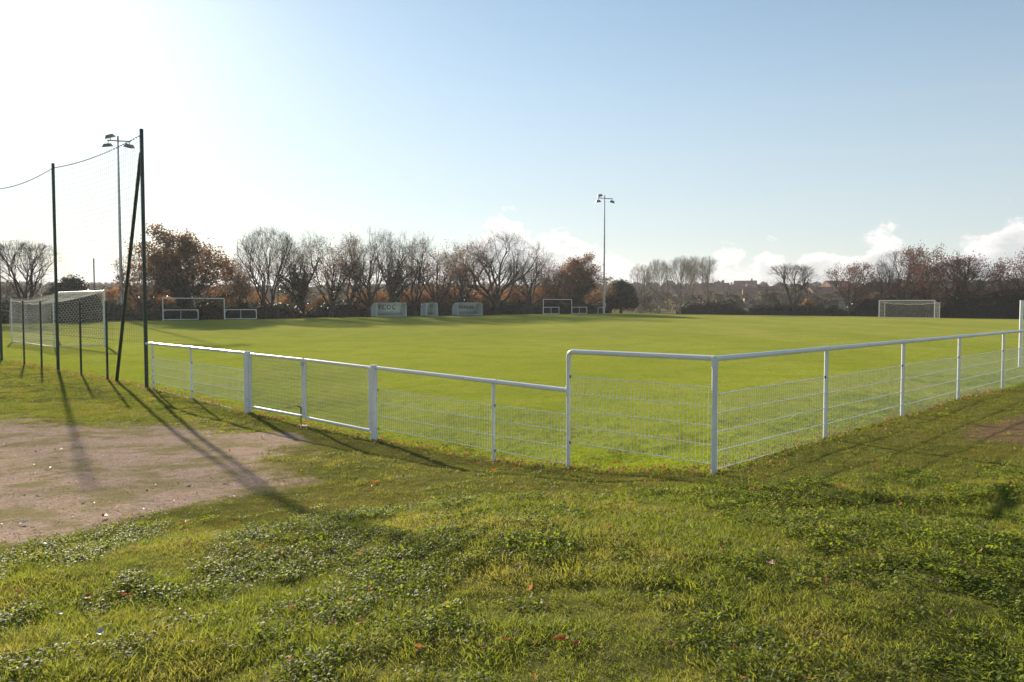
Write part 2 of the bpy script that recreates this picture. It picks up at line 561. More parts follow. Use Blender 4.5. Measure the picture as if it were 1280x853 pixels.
def build_terrain():
    n = 420
    k = 8.0
    u = np.linspace(-1, 1, n)
    a = 1300 / math.sinh(k)
    gx = a * np.sinh(k * u) + 0.0
    v = np.linspace(-0.93, 1, n)
    gy = a * np.sinh(k * v) + 6.0
    # refine the visible near zone with even steps
    mid = np.arange(-13, 13, 0.11)
    gx = np.unique(np.round(np.concatenate([gx[(gx < -13.1) | (gx > 13.1)], mid]), 4))
    midy = np.arange(0, 17, 0.11)
    gy = np.unique(np.round(np.concatenate([gy[(gy < -0.1) | (gy > 17.1)], midy]), 4))
    X, Y = np.meshgrid(gx, gy, indexing='ij')
    Z = gz(X.ravel(), Y.ravel()).reshape(X.shape)
    V = np.stack([X.ravel(), Y.ravel(), Z.ravel()], 1)
    nx, ny = len(gx), len(gy)
    I = np.arange(nx * ny).reshape(nx, ny)
    F = np.stack([I[:-1, :-1].ravel(), I[1:, :-1].ravel(), I[1:, 1:].ravel(), I[:-1, 1:].ravel()], 1)
    cx = V[F, 0].mean(1)
    cy = V[F, 1].mean(1)
    pd = pitch_d(cx, cy)
    far = (cy - cx > 108) | (cx + cy > 182)
    is_p = (pd > 0.0) & (~far)
    is_g = (~is_p) & (gravel_m(cx, cy) > 0.30)
    is_d = (~is_p) & (~is_g) & (dirt_m(cx, cy) > 0.5) & (np.hypot(cx, cy) < 40)
    is_o = ~(is_p | is_g | is_d)
    for nm, msk, kd, lab in (('pitch', is_p, 'pitch', 'mown green football pitch inside the white rail'),
                             ('gravel_yard', is_g, 'gravel', 'worn pinkish gravel in front of the gate'),
                             ('dirt_path', is_d, 'path', 'worn brown earth outside the right fence'),
                             ('ground', is_o, 'ground', 'rough grassy ground')):
        f = F[msk]
        used, inv = np.unique(f, return_inverse=True)
        o = np_obj(nm, V[used], inv.reshape(f.shape), ground_mat(nm + '_surface', kd), smooth=True)
        at = o.data.attributes.new('worn', 'FLOAT', 'POINT')
        vx = V[used]
        m_ = np.zeros(len(vx))
        nr = np.hypot(vx[:, 0], vx[:, 1]) < 60
        if kd != 'pitch':
            m_[nr] = np.maximum(gravel_m(vx[nr, 0], vx[nr, 1]), 0)
        at.data.foreach_set('value', m_.astype(np.float32))
        tag(o, lab, None, None, 'structure')


build_terrain()


# ------------------------------------------------------------------ grass and weeds (scattered)
def blade_mesh(nb, rad, hmin, hmax, wmin, wmax, lean, seed, seg=3):
    r = np.random.default_rng(seed)
    V, F = [], []
    for i in range(nb):
        a = r.random() * 2 * math.pi
        rr = rad * math.sqrt(r.random())
        bx, by = rr * math.cos(a), rr * math.sin(a)
        da = a + r.normal() * 1.0
        h = hmin + (hmax - hmin) * r.random() ** 1.4
        ln = h * lean * (0.3 + r.random())
        wd = wmin + (wmax - wmin) * r.random()
        ta = r.random() * math.pi
        tx, ty = math.cos(ta) * wd / 2, math.sin(ta) * wd / 2
        o = len(V)
        for k in range(seg):
            t = k / seg
            px, py = bx + math.cos(da) * ln * t * t, by + math.sin(da) * ln * t * t
            wk = 1 - 0.35 * t
            z = h * (t - 0.18 * lean * t * t) - 0.01
            V += [(px - tx * wk, py - ty * wk, z), (px + tx * wk, py + ty * wk, z)]
        V.append((bx + math.cos(da) * ln, by + math.sin(da) * ln, h * (1 - 0.25 * lean) - 0.01))
        for k in range(seg - 1):
            q = o + 2 * k
            F += [(q, q + 1, q + 3), (q, q + 3, q + 2)]
        q = o + 2 * (seg - 1)
        F.append((q, q + 1, q + 2))
    return np.array(V), np.array(F)


def weed_mesh(nl, rad, size, seed):
    """clump of little rounded leaves, each folded along its midrib"""
    r = np.random.default_rng(seed)
    V, F = [], []
    for i in range(nl):
        a = r.random() * 2 * math.pi
        rr = rad * math.sqrt(r.random())
        c = np.array((rr * math.cos(a), rr * math.sin(a), 0.006 + 0.030 * r.random() * (1 - 0.4 * rr / rad)))
        L = size * (0.6 + 0.8 * r.random())
        W = L * (0.45 + 0.3 * r.random())
        da = a + r.normal() * 0.9
        pit = r.normal() * 0.35 + 0.25
        d = np.array((math.cos(da) * math.cos(pit), math.sin(da) * math.cos(pit), math.sin(pit)))
        s_ = np.array((-math.sin(da), math.cos(da), r.normal() * 0.3))
        s_ /= np.linalg.norm(s_)
        up = np.cross(d, s_)
        o = len(V)
        fold = 0.18 * W
        V += [c, c + d * L * .35 + s_ * W / 2 + up * fold, c + d * L * .35 - s_ * W / 2 + up * fold, c + d * L * .45,
              c + d * L * .75 + s_ * W * .4 + up * fold * .7 - np.array((0, 0, .12 * L)), c + d * L * .75 - s_ * W * .4 + up * fold * .7 - np.array((0, 0, .12 * L)), c + d * L - np.array((0, 0, .25 * L))]
        F += [(o, o + 3, o + 1), (o, o + 2, o + 3), (o + 1, o + 3, o + 4), (o + 2, o + 5, o + 3), (o + 3, o + 6, o + 4), (o + 3, o + 5, o + 6)]
    return np.array(V), np.array(F)


def scatter(name, label, src, x, y, sc, tilt=0.12, zoff=0.0):
    z = gz(x, y) + zoff
    n = len(x)
    me = bpy.data.meshes.new(name)
    me.vertices.add(n)
    me.vertices.foreach_set('co', np.stack([x, y, z], 1).astype(np.float32).ravel())
    rot = np.stack([rng.normal(0, tilt, n), rng.normal(0, tilt, n), rng.random(n) * 6.283], 1).astype(np.float32)
    a = me.attributes.new('rot', 'FLOAT_VECTOR', 'POINT')
    a.data.foreach_set('vector', rot.ravel())
    a = me.attributes.new('sc', 'FLOAT', 'POINT')
    a.data.foreach_set('value', np.asarray(sc, np.float32))
    o = bpy.data.objects.new(name, me)
    COL.objects.link(o)
    tr = bpy.data.node_groups.new('scatter_' + name, 'GeometryNodeTree')
    tr.interface.new_socket('Geometry', in_out='INPUT', socket_type='NodeSocketGeometry')
    tr.interface.new_socket('Geometry', in_out='OUTPUT', socket_type='NodeSocketGeometry')
    gi = tr.nodes.new('NodeGroupInput'); go = tr.nodes.new('NodeGroupOutput')
    ip = tr.nodes.new('GeometryNodeInstanceOnPoints')
    oi = tr.nodes.new('GeometryNodeObjectInfo')
    oi.inputs['Object'].default_value = src
    oi.inputs['As Instance'].default_value = False
    ar = tr.nodes.new('GeometryNodeInputNamedAttribute'); ar.data_type = 'FLOAT_VECTOR'; ar.inputs[0].default_value = 'rot'
    asn = tr.nodes.new('GeometryNodeInputNamedAttribute'); asn.data_type = 'FLOAT'; asn.inputs[0].default_value = 'sc'
    L = tr.links.new
    L(gi.outputs[0], ip.inputs['Points'])
    L(oi.outputs['Geometry'], ip.inputs['Instance'])
    L(ar.outputs[0], ip.inputs['Rotation'])
    L(asn.outputs[0], ip.inputs['Scale'])
    L(ip.outputs[0], go.inputs[0])
    md = o.modifiers.new('scatter', 'NODES')
    md.node_group = tr
    tag(o, label, None, None, 'stuff')
    return o


def wedge(n, y0, y1, half=0.82, p=1.0, marg=1.5):
    """random ground points in front of the camera, as dense as the power p says"""
    u = rng.random(n)
    q = 2 - p
    y = (y0 ** q + (y1 ** q - y0 ** q) * u) ** (1 / q) if abs(q) > 1e-6 else y0 * (y1 / y0) ** u
    x = (rng.random(n) * 2 - 1) * (half * y + marg)
    return x, y


def src(name, vf, mat):
    return np_obj(name, vf[0], vf[1], mat, link=False)


GR = [src('grass_tuft', blade_mesh(50, .075, .014, .046, .0022, .0045, .85, 1), M['blade']),
      src('grass_tuft', blade_mesh(46, .085, .012, .036, .002, .004, 1.2, 2), M['blade'])]
GT = src('tall_tuft', blade_mesh(46, .055, .035, .09, .0028, .005, .75, 3, 4), M['blade'])
GV = src('verge_tuft', blade_mesh(46, .12, .018, .05, .004, .007, 1.0, 14, 2), M['blade'])
GM = [src('short_tuft', blade_mesh(42, .09, .006, .022, .0025, .0045, 1.4, 4, 2), M['moss'])]
GP = [src('mown_tuft', blade_mesh(54, .12, .014, .034, .003, .005, .9, 6, 2), M['pitch_blade'])]
GW = [src('weed_clump', weed_mesh(44, .085, .017, 7), M['weed']), src('weed_clump', weed_mesh(34, .08, .024, 8), M['weed'])]

# rough bank in front
x, y = wedge(92000, 2.0, 16, 0.85, 0.55)
out = pitch_d(x, y) < 0.05
gm = gravel_m(x, y)
dm = dirt_m(x, y)
hollow = np.clip(sst(y - (6.7 + 0.16 * x + 0.9 * (fbm(x, y, .7, 3, 66) - .5)), 0, 0.9), 0, 1)      # worn strip between the bank and the fence
keep = out & (rng.random(len(x)) > np.clip(gm * 1.5 - .1, 0, 1)) & (rng.random(len(x)) > dm * 0.95)
wn = .45 * fbm(x, y, 0.8, 3, 51) + .55 * fbm(x, y, 3.2, 3, 52)
weedy = sst(wn + 0.02 * sst(x, -3, 2) - 0.05 * sst(4.4 - y, 0, 1.5) - 0.05 * sst(-x, 0.5, 2.8), 0.43, 0.60)
rr = rng.random(len(x))
sel_w = keep & (rr < weedy * 0.5 * (1 - hollow * .96))
sel_m = keep & ~sel_w & (rng.random(len(x)) < (hollow * 0.84 + .04) * (1 - .75 * sst(-x, 4.2, 6.5)))
sel_g = keep & ~sel_w & ~sel_m
i = np.nonzero(sel_g)[0]
scl = (0.65 + 0.6 * rng.random(len(i))) * (0.75 + 0.7 * sst(fbm(x[i], y[i], 1.7, 3, 61), 0.4, 0.7))
h = len(i) // 2
scatter('grass', 'short yellow green grass on the bank', GR[0], x[i[:h]], y[i[:h]], scl[:h])
scatter('grass', 'short yellow green grass on the bank', GR[1], x[i[h:]], y[i[h:]], scl[h:])
i = np.nonzero(sel_w)[0]
h = len(i) // 2
scl = 0.7 + 0.7 * rng.random(len(i))
scatter('weeds', 'low glossy leafy weeds in the grass of the bank', GW[0], x[i[:h]], y[i[:h]], scl[:h], 0.2, .004)
scatter('weeds', 'low glossy leafy weeds in the grass of the bank', GW[1], x[i[h:]], y[i[h:]], scl[h:] * .85, 0.2, .006)
i = np.nonzero(sel_m)[0]
scatter('worn_grass', 'worn mossy turf between the bank and the fence', GM[0], x[i], y[i], 0.7 + 0.7 * rng.random(len(i)))
x, y = wedge(70000, 5.5, 22, 0.9, 0.9)
hollow = sst(y - (6.7 + 0.16 * x + 0.9 * (fbm(x, y, .7, 3, 66) - .5)), 0, 0.9)
k = (pitch_d(x, y) < 0) & (rng.random(len(x)) < hollow * (1 - .8 * sst(-x, 4.2, 6.5)) * sst(fbm(x, y, 2.2, 3, 67), .36, .56)) & (rng.random(len(x)) > gravel_m(x, y) * 1.3) & (rng.random(len(x)) > dirt_m(x, y) * .93)
scatter('worn_grass', 'worn mossy turf between the bank and the fence', GM[0], x[k], y[k], 0.5 + 0.8 * rng.random(k.sum()))
# taller tufts
x, y = wedge(5200, 2.0, 10, 0.85, 0.3)
tn = fbm(x, y, 1.5, 3, 71)
k = (pitch_d(x, y) < 0) & (gravel_m(x, y) < .1) & (y < 6.6 + .16 * x) & (rng.random(len(x)) < sst(tn, .50, .64))
scatter('tall_grass', 'taller bright grass tufts on the bank', GT, x[k], y[k], 0.5 + 0.55 * rng.random(k.sum()))
# the strip along the fence keeps some fresh grass
x, y = wedge(16000, 5, 34, 1.0, 1.0)
d_ = pitch_d(x, y)
k = (d_ < .1) & (d_ > -2.4) & (rng.random(len(x)) < np.exp(d_ * 0.9) * 1.0) & (gravel_m(x, y) < .25) & (rng.random(len(x)) < .7)
scatter('fence_grass', 'grass left uncut at the foot of the fence', GR[1], x[k], y[k], 0.7 + 0.6 * rng.random(k.sum()))
# tufts at the gravel's edge
x, y = wedge(34000, 5, 26, 1.0, 0.8)
g_ = gravel_m(x, y)
k = (g_ > .10) & (rng.random(len(x)) < np.where(g_ < .985, .95 * (1 - g_) + .10, .02 + .4 * sst(8.2 - y, 0, 2.0)) * (0.45 + .9 * sst(fbm(x, y, 1.1, 3, 91), .42, .58)))
scatter('yard_moss', 'thin moss and grass creeping over the gravel', GM[0], x[k], y[k], 0.5 + 0.6 * rng.random(k.sum()))
# pitch
x, y = wedge(95000, 8, 46, 0.80, 1.25)
k = pitch_d(x, y) > -0.03
dd_ = pitch_d(x, y)[k]
scatter('pitch_grass', 'mown green grass of the pitch', GP[0], x[k], y[k], (0.75 + 0.4 * rng.random(k.sum())) * (1 + .5 * np.exp(-dd_ * 1.2)) * (1.0 - .35 * sst(y[k], 25, 46)))
x, y = wedge(16000, 8, 20, 0.80, 1.0)
d_ = pitch_d(x, y)
k = (d_ > 0) & (rng.random(len(x)) < sst(3.4 - d_, 0, 2.6) * sst(fbm(x, y, .9, 3, 77), .42, .6))
scatter('pitch_weeds', 'low leafy weeds along the inside of the fence', GW[0], x[k], y[k], 0.6 + 0.4 * rng.random(k.sum()))
# mown tufts on the left verge around the poles
x, y = wedge(130000, 8, 42, 1.0, 1.0)
k = (pitch_d(x, y) < 0.0) & (x < -4) & (rng.random(len(x)) > gravel_m(x, y) * 1.4) & (rng.random(len(x)) < .12 + .88 * sst(fbm(x, y, 1.3, 4, 88) + .10 * sst(y, 15, 19), .42, .56)) & (y > 9.5 + .5 * (x + 4))
scatter('verge_grass', 'short grass around the foot of the net poles', GV, x[k], y[k], 0.7 + 0.5 * rng.random(k.sum()))


# ------------------------------------------------------------------ fallen leaves
def leaf_verts(L=0.05, seed=0, curl=0.25):
    r = np.random.default_rng(seed)
    n = 12
    V = [(0, 0, 0)]
    for k in range(n):
        a = 2 * math.pi * k / n
        lob = 1.0 if k % 2 == 0 else 0.68
        X_, Y_ = math.cos(a) * L * 0.5 * lob, math.sin(a) * L * 0.32 * lob
        V.append((X_, Y_, curl * (abs(Y_) * 1.1 + X_ * X_ / L * 1.5) + r.random() * L * .05))
    V.append((-L * .85, 0, L * .1))
    F = [(0, 1 + k, 1 + (k + 1) % n) for k in range(n)]
    F.append((1 + n // 2, n + 1, 2 + n // 2))
    return np.array(V), np.array(F)


LF = {c: np_obj('fallen_leaf', *leaf_verts(.058, i, .5), M[c], link=False) for i, c in enumerate(('dead', 'dead_orange', 'dead_pale', 'dead_red'))}


def leaf_near(px, py, zg=0.0):
    """ground point seen from the camera height under a given bearing and fall"""
    ax = (px - 640) / 1000.0
    Y_ = 6.0
    for _ in range(25):
        z = gz1(ax * Y_, Y_)
        Y_ = 0.5 * Y_ + 0.5 * (EYE - z) * 1000.0 / (py - 381.0)
    return ax * Y_, Y_


leaf_list = [  # bearing, fall, colour, size
    (467, 606, 'dead_orange', 1.4, 'bright orange leaf on the mossy strip in front of the gate fence'), (461, 612, 'dead_orange', 1.1, 'small orange leaf beside a brighter orange one on the mossy strip'),
    (617, 591, 'dead_orange', 1.3, 'orange leaf at the foot of the fence post right of the gate'), (645, 585, 'dead_orange', 1.1, 'orange leaf under the low mesh panel beside the tall post'),
    (692, 590, 'dead_orange', 1.3, 'brown orange leaf just left of the tall elbow post'), (771, 583, 'dead_orange', 1.2, 'single orange leaf under the tall mesh panel'),
    (704, 817, 'dead_orange', 1.0, 'orange leaf in the long grass at the bottom middle'), (557, 769, 'dead_orange', .8, 'curled orange leaf on the bank, left of the middle'),
    (102, 759, 'dead_red', .9, 'dark red leaf low on the left bank'), (147, 757, 'dead_red', .9, 'dark red leaf just right of another on the left bank'), (632, 817, 'dead_red', .7, 'dark red leaf in a shaded tuft at the bottom middle'),
    (968, 716, 'dead_red', 1.0, 'red leaf lying beside a pale one on the right bank'), (966, 717, 'dead_pale', 1.0, 'pale leaf lying under a red one on the right bank'), (1110, 634, 'dead_red', 1.0, 'red leaf near the top of the right bank'),
    (922, 828, 'dead_red', 1.0, 'upright red leaf low on the right bank'), (953, 829, 'dead_pale', .7, 'small pale leaf low on the right bank'), (24, 659, 'dead_pale', 1.6, 'large pale leaf on the near gravel'),
    (124, 651, 'dead_red', 1.6, 'brown red leaf on the front edge of the gravel'), (171, 645, 'dead_pale', 1.3, 'pale leaf on the front edge of the gravel'), (277, 605, 'dead_pale', 1.2, 'pale curled leaf beside the long pole shadow'),
    (231, 608, 'dead_pale', 1.1, 'pale leaf left of the long pole shadow'), (287, 625, 'dead_pale', 1.0, 'pale leaf where the gravel turns to grass'), (41, 621, 'dead_pale', .9, 'small pale leaf on the left gravel'),
    (98, 630, 'dead_pale', .9, 'small pale leaf at the end of the pole shadow'), (39, 583, 'dead_pale', 1.0, 'pale leaf on the middle of the gravel'), (56, 588, 'dead_pale', 1.0, 'pale leaf, right one of a pair on the gravel'),
    (3, 558, 'dead_pale', 1.4, 'pale leaf at the far left of the gravel'), (46, 690, 'dead_pale', 1.2, 'pale leaf at the lower edge of the gravel'), (61, 698, 'dead_red', 1.0, 'dark leaf at the lower edge of the gravel'),
    (62, 782, 'dead_pale', .9, 'pale leaf low on the left bank'), (117, 807, 'dead_pale', 1.1, 'pale curled leaf in the grass at the lower left'), (306, 745, 'dead_pale', .8, 'pale leaf on the left part of the bank'),
    (412, 795, 'dead', .8, 'brown leaf in long grass left of the middle'), (326, 549, 'dead_pale', 1.4, 'pale leaf on the gravel near the gate'), (224, 661, 'dead_orange', .9, 'orange leaf where the bank begins'),
    (289, 659, 'dead_red', .9, 'red leaf high on the left end of the bank'), (215, 776, 'dead', .8, 'brown leaf on the lower left bank'), (459, 751, 'dead_red', .8, 'dark red leaf below the middle of the bank'),
    (1178, 605, 'dead', .9, 'brown leaf at the upper right of the bank'), (1180, 740, 'dead', .8, 'brown leaf on the right bank'), (1030, 812, 'dead', .8, 'brown leaf at the lower right'),
    (722, 822, 'dead_red', .7, 'dark red leaf beside an orange one at the bottom middle'), (842, 824, 'dead', .7, 'brown leaf in a dark tuft at the bottom'), (60, 700, 'dead', .9, 'brown leaf beside the dark one below the gravel'),
]
for px, py, c, s_, lab in leaf_list:
    X_, Y_ = leaf_near(px, py)
    o = LF[c].copy()
    COL.objects.link(o)
    o.name = 'fallen_leaf'
    o.location = (X_, Y_, gz1(X_, Y_) + (0.034 if (gravel_m(X_, Y_) < .5 and Y_ < 7.6) else 0.014))
    o.rotation_euler = (random.uniform(-.3, .5), random.uniform(-.3, .3), random.uniform(0, 6.28))
    o.scale = (s_ * 1.1,) * 3
    tag(o, lab, 'leaf', 'fallen leaves')
# unnumbered litter: along the fence foot and thinly everywhere
t_ = np.concatenate([rng.random(1500) * 26, rng.random(420) * 11])
sd = np.concatenate([np.zeros(1500), np.ones(420)])
o_ = rng.normal(0, .13, len(t_)) - 0.03
x = np.where(sd == 0, P6[0] + FDL[0] * t_ - o_ * .697, P6[0] + FDR[0] * t_ + o_ * .7071)
y = np.where(sd == 0, P6[1] + FDL[1] * t_ - o_ * .717, P6[1] + FDR[1] * t_ - o_ * .7071)
scatter('leaf_litter', 'brown leaf litter caught along the fence foot', LF['dead'], x, y, .5 + .6 * rng.random(len(x)), .6, .018)
x, y = wedge(1500, 2.4, 22, 1.0, .9)
scatter('scattered_litter', 'small brown leaves scattered thinly over the grass', LF['dead'], x, y, .3 + .55 * rng.random(len(x)), .5, .034)
x, y = wedge(3200, 6, 22, 1.1, 1.0)
k = (x < -3) & (pitch_d(x, y) < -.8)
cl = fbm(x, y, .9, 3, 33)
k &= rng.random(len(x)) < .15 + sst(cl, .42, .6)
scatter('pale_litter', 'pale leaves and chips scattered over the yard', LF['dead_pale'], x[k], y[k], .25 + .6 * rng.random(k.sum()), .4, .012)
# stones in the gravel
sv = np.array([(1, 0, 0), (-1, 0, 0), (0, 1, 0), (0, -1, 0), (0, 0, .6), (0, 0, -.4), (.6, .6, .3), (-.6, .6, .3)]) * .006
sf = np.array([(0, 6, 4), (6, 2, 4), (2, 7, 4), (7, 1, 4), (1, 3, 4), (3, 0, 4), (0, 2, 6), (2, 1, 7)])
M['stone'] = mat_simple('stone_chips', (0.50, 0.40, 0.33), 0.8, spec=0.2)
x, y = wedge(60000, 4.5, 20, 1.1, 0.8)
k = rng.random(len(x)) < gravel_m(x, y) * .9
scatter('gravel_stones', 'loose pinkish gravel stones', np_obj('stone', sv, sf, M['stone'], link=False), x[k], y[k], .4 + 1.0 * rng.random(k.sum()) ** 2, 1.0, .001)


# ------------------------------------------------------------------ white rail fences
RAIL_R = 0.030
POST_R = 0.024


def vtube(p, z0, z1, r, n=12):
    return MB().tube([(p[0], p[1], z0), (p[0], p[1], z1)], r, n)


def post(root, p, z1, r=POST_R, collar=None):
    z0 = gz1(*p) - 0.25
    o = vtube(p, z0, z1, r).obj('post', M['white'], root, True)
    if collar:
        d = collar
        MB().tube([(p[0] - d[0] * .06, p[1] - d[1] * .06, z1), (p[0] + d[0] * .06, p[1] + d[1] * .06, z1)], RAIL_R + .004, 14).obj('collar', M['white'], o, True)
    return o


def rail(root, a, b, za, zb, r=RAIL_R, name='top_rail'):
    return MB().tube([(a[0], a[1], za), (b[0], b[1], zb)], r, 14).obj(name, M['white'], root, True)


def bay(root, a, b, hz, pitch_v=0.05, off=0.0, vert=True, vext=0.0):
    """horizontal wires at heights hz above the ground line (list of (za, zb)), uprights between the lowest and highest"""
    a = np.array(a, float); b = np.array(b, float)
    L = np.linalg.norm(b - a)
    d = (b - a) / L
    nrm = np.array((-d[1], d[0]))
    a2 = a + d * 0.028 + nrm * off
    b2 = b - d * 0.028 + nrm * off
    for za, zb in hz:
        m = MB()
        m.tube([(a2[0], a2[1], za), (b2[0], b2[1], zb)], 0.0040, 5)
        q = nrm * 0.011
        m.tube([(a2[0] + q[0], a2[1] + q[1], za), (b2[0] + q[0], b2[1] + q[1], zb)], 0.0040, 5)
        m.obj('horizontal_wire', M['white_wire'], root)
    if vert:
        m = MB()
        n = int(L / pitch_v)
        lo, hi = hz[-1], hz[0]
        for k in range(1, n):
            t = k / n
            p = a2 + (b2 - a2) * t + nrm * .0055
            m.tube([(p[0], p[1], lo[0] + (lo[1] - lo[0]) * t - vext), (p[0], p[1], hi[0] + (hi[1] - hi[0]) * t + .012)], 0.0022, 4, False)
        m.obj('wire_mesh', M['white_wire'], root)
    # clips
    for za, zb in (hz[0], hz[-1]):
        MB().box((a2[0], a2[1], za), (.016, .016, .03)).obj('clip', M['black'], root)
        MB().box((b2[0], b2[1], zb), (.016, .016, .03)).obj('clip', M['black'], root)


def hz_set(z_top_a, z_top_b, n, step=0.2):
    return [(z_top_a - step * k, z_top_b - step * k) for k in range(n)]


TL = {'P5': 1.976, 'P4': 3.27, 'P3': 5.90, 'M': 7.95, 'P2': 9.96, 'P1': 12.4, 'P0': 14.42}
ZL = {'P5': .815, 'P4': .835, 'P3': .875, 'M': .90, 'P2': .925, 'P1': .94, 'P0': .955}
dl = tuple(FDL); dr = tuple(FDR)

# fence left of the gate
f = empty('rail_fence', (0, 0, 0), 0, 'low white tubular rail fence with wire mesh left of the double gate', 'fence', 'white rail fences round the pitch')
for k in ('P0', 'P1'):
    post(f, fl(TL[k]), ZL[k], collar=dl)
pe = fl(TL['P2'] + .10)
post(f, pe, ZL['P2'], collar=dl)
rail(f, fl(TL['P0'] + .35), pe, ZL['P0'], ZL['P2'])
bay(f, fl(TL['P0'] + .33), fl(TL['P0']), hz_set(.65, .64, 4, .19), vert=False)
bay(f, fl(TL['P0']), fl(TL['P1']), hz_set(.64, .62, 4, .19), .05)
bay(f, fl(TL['P1']), pe, hz_set(.62, .60, 4, .20), .05)
# bottom kerb strip, partly buried
kb = MB()
for q in range(12):
    a_ = fl(TL['P2'] + .6 + q * .4); b_ = fl(TL['P2'] + .98 + q * .4)
    kb.tube([(a_[0], a_[1], gz1(*a_) + .0), (b_[0], b_[1], gz1(*b_) + .0)], .018, 6)
kb.obj('bottom_strip', M['concrete'], f)

# gate posts + leaves
for key, lab in (('P2', 'thick white gate post on the left of the double gate'), ('P3', 'thick white gate post on the right of the double gate')):
    p = fl(TL[key] - (.02 if key == 'P2' else -.02))
    z0 = gz1(*p) - .25
    o = vtube(p, z0, ZL[key] + .03, .058, 20).obj('gate_post', M['white'], None, True)
    tag(o, lab, 'gate post', 'gate posts')
    MB().tube([(p[0], p[1], ZL[key] + .03), (p[0], p[1], ZL[key] + .042)], [.060, .052], 20).obj('cap', M['white'], o, True)


def gate_leaf(ta, tb, za, zb, lab, latch):
    g = empty('gate_leaf', (0, 0, 0), 0, lab, 'gate', 'leaves of the double gate')
    a, b = fl(ta), fl(tb)
    bza, bzb = za - 1.0, zb - .99
    rail(g, a, b, za, zb, .026)
    rail(g, a, b, bza, bzb, .026, 'bottom_rail')
    for p, z0, z1 in ((a, bza, za), (b, bzb, zb)):
        vtube(p, z0, z1, .024).obj('upright', M['white'], g, True)
    m = MB()
    n = int(abs(tb - ta) / .05)
    for k in range(1, n):
        t = k / n
        p = a + (b - a) * t
        m.tube([(p[0], p[1], bza + (bzb - bza) * t), (p[0], p[1], za + (zb - za) * t)], .0030, 4, False)
    for k in range(1, 15):
        t = k / 15
        m.tube([(a[0], a[1], bza + (za - bza) * t), (b[0], b[1], bzb + (zb - bzb) * t)], .0030, 4, False)
    m.obj('wire_mesh', M['gate_wire'], g)
    for z in (.14, .86):
        p = a if latch == 'b' else b
        MB().box((p[0], p[1], (bza if latch == 'b' else bzb) + z), (.03, .10, .028), R(46)).obj('hinge', M['white'], g)
    if latch:
        p = b if latch == 'b' else a
        lt = MB().tube([(p[0] - .03, p[1] - .035, (bzb if latch == 'b' else bza) + .16), (p[0] - .03, p[1] - .035, gz1(*p) - .05)], .009, 8)
        lt.tube([(p[0] - .03, p[1] - .035, (bzb if latch == 'b' else bza) + .16), (p[0] - .10, p[1] - .01, (bzb if latch == 'b' else bza) + .18)], .008, 6)
        lt.obj('drop_bolt', M['green_metal'], g, True)
        MB().box((p[0] + .02, p[1] - .03, zb - .07 if latch == 'b' else za - .07), (.09, .05, .07), R(46)).obj('latch', M['galv'], g)
    return g


gate_leaf(TL['P2'] - .12, TL['M'] + .035, ZL['P2'] - .01, ZL['M'], 'left leaf of the white gate, with the drop bolt at its meeting edge', 'b')
gate_leaf(TL['M'] - .035, TL['P3'] + .12, ZL['M'], ZL['P3'] - .005, 'right leaf of the white gate, hung beside the low mesh fence', None)
pm = fl(TL['M'])
tag(MB().tube([(pm[0] - .03, pm[1] - .04, gz1(*pm) - .12), (pm[0] - .03, pm[1] - .04, gz1(*pm) + .008)], [.12, .10], 16).obj('bolt_socket', M['concrete'], None, True),
    'small concrete pad under the drop bolt of the gate', 'concrete pad')

# fence right of the gate
f = empty('rail_fence', (0, 0, 0), 0, 'low white rail fence between the gate and the tall elbow post', 'fence', 'white rail fences round the pitch')
ps = fl(TL['P3'] - .055)
post(f, fl(TL['P4']), ZL['P4'], collar=dl)
rail(f, ps, fl(TL['P5'] + .02), ZL['P3'], ZL['P5'])
bay(f, ps, fl(TL['P4']), hz_set(.535, .52, 4), .05)
bay(f, fl(TL['P4']), fl(TL['P5']), hz_set(.52, .52, 4), .05)

# raised corner fence
f = empty('rail_fence', (0, 0, 0), 0, 'tall white rail fence from the elbow post round the corner, with welded mesh', 'fence', 'white rail fences round the pitch')
a, b = fl(TL['P5']), P6
zh = 1.285
o = vtube(a, gz1(*a) - .25, zh - .06, .027).obj('post', M['white'], f, True)
MB().tube([(a[0], a[1], zh - .12), (a[0], a[1], zh - .07)], .031, 14).obj('collar', M['white'], o, True)
MB().tube([(a[0], a[1], .76), (a[0], a[1], .87)], .032, 14).obj('collar', M['white'], o, True)
el_pts = []
d_in = -FDL
for k in range(7):
    t = k / 6 * math.pi / 2
    rr_ = .07
    el_pts.append((a[0] + d_in[0] * rr_ * (1 - math.cos(t)), a[1] + d_in[1] * rr_ * (1 - math.cos(t)), zh - rr_ + rr_ * math.sin(t)))
MB().tube(el_pts, .030, 14).obj('elbow', M['white'], f, True)
rail(f, a + d_in * .07, b, zh, zh + .01)
o = vtube(b, gz1(*b) - .25, zh, .031).obj('post', M['white'], f, True)
MB().tube([(b[0], b[1], zh - .09), (b[0], b[1], zh + .028)], [.036, .036], 16).obj('collar', M['white'], o, True)
bay(f, a, b, hz_set(.985, .99, 5), .05)
tr_ = [0, 2.69, 5.40, 8.12, 10.95, 13.7, 16.45, 19.2, 21.95]
ZR = zh + .005
for i_, t in enumerate(tr_[1:], 1):
    p = fr(t)
    post(f, p, ZR, .026, collar=dr)
for i_ in range(len(tr_) - 1):
    p, q = fr(tr_[i_]), fr(tr_[i_ + 1])
    rail(f, p, q, ZR, ZR)
    zb_ = gz1(*(p * .5 + q * .5))
    za_, zc_ = gz1(*p), gz1(*q)
    bay(f, p, q, [(.92 if i_ < 2 else .93, .93), (.72, .73), (.52, .53), (.32, .33), (.13, .14)], .05)


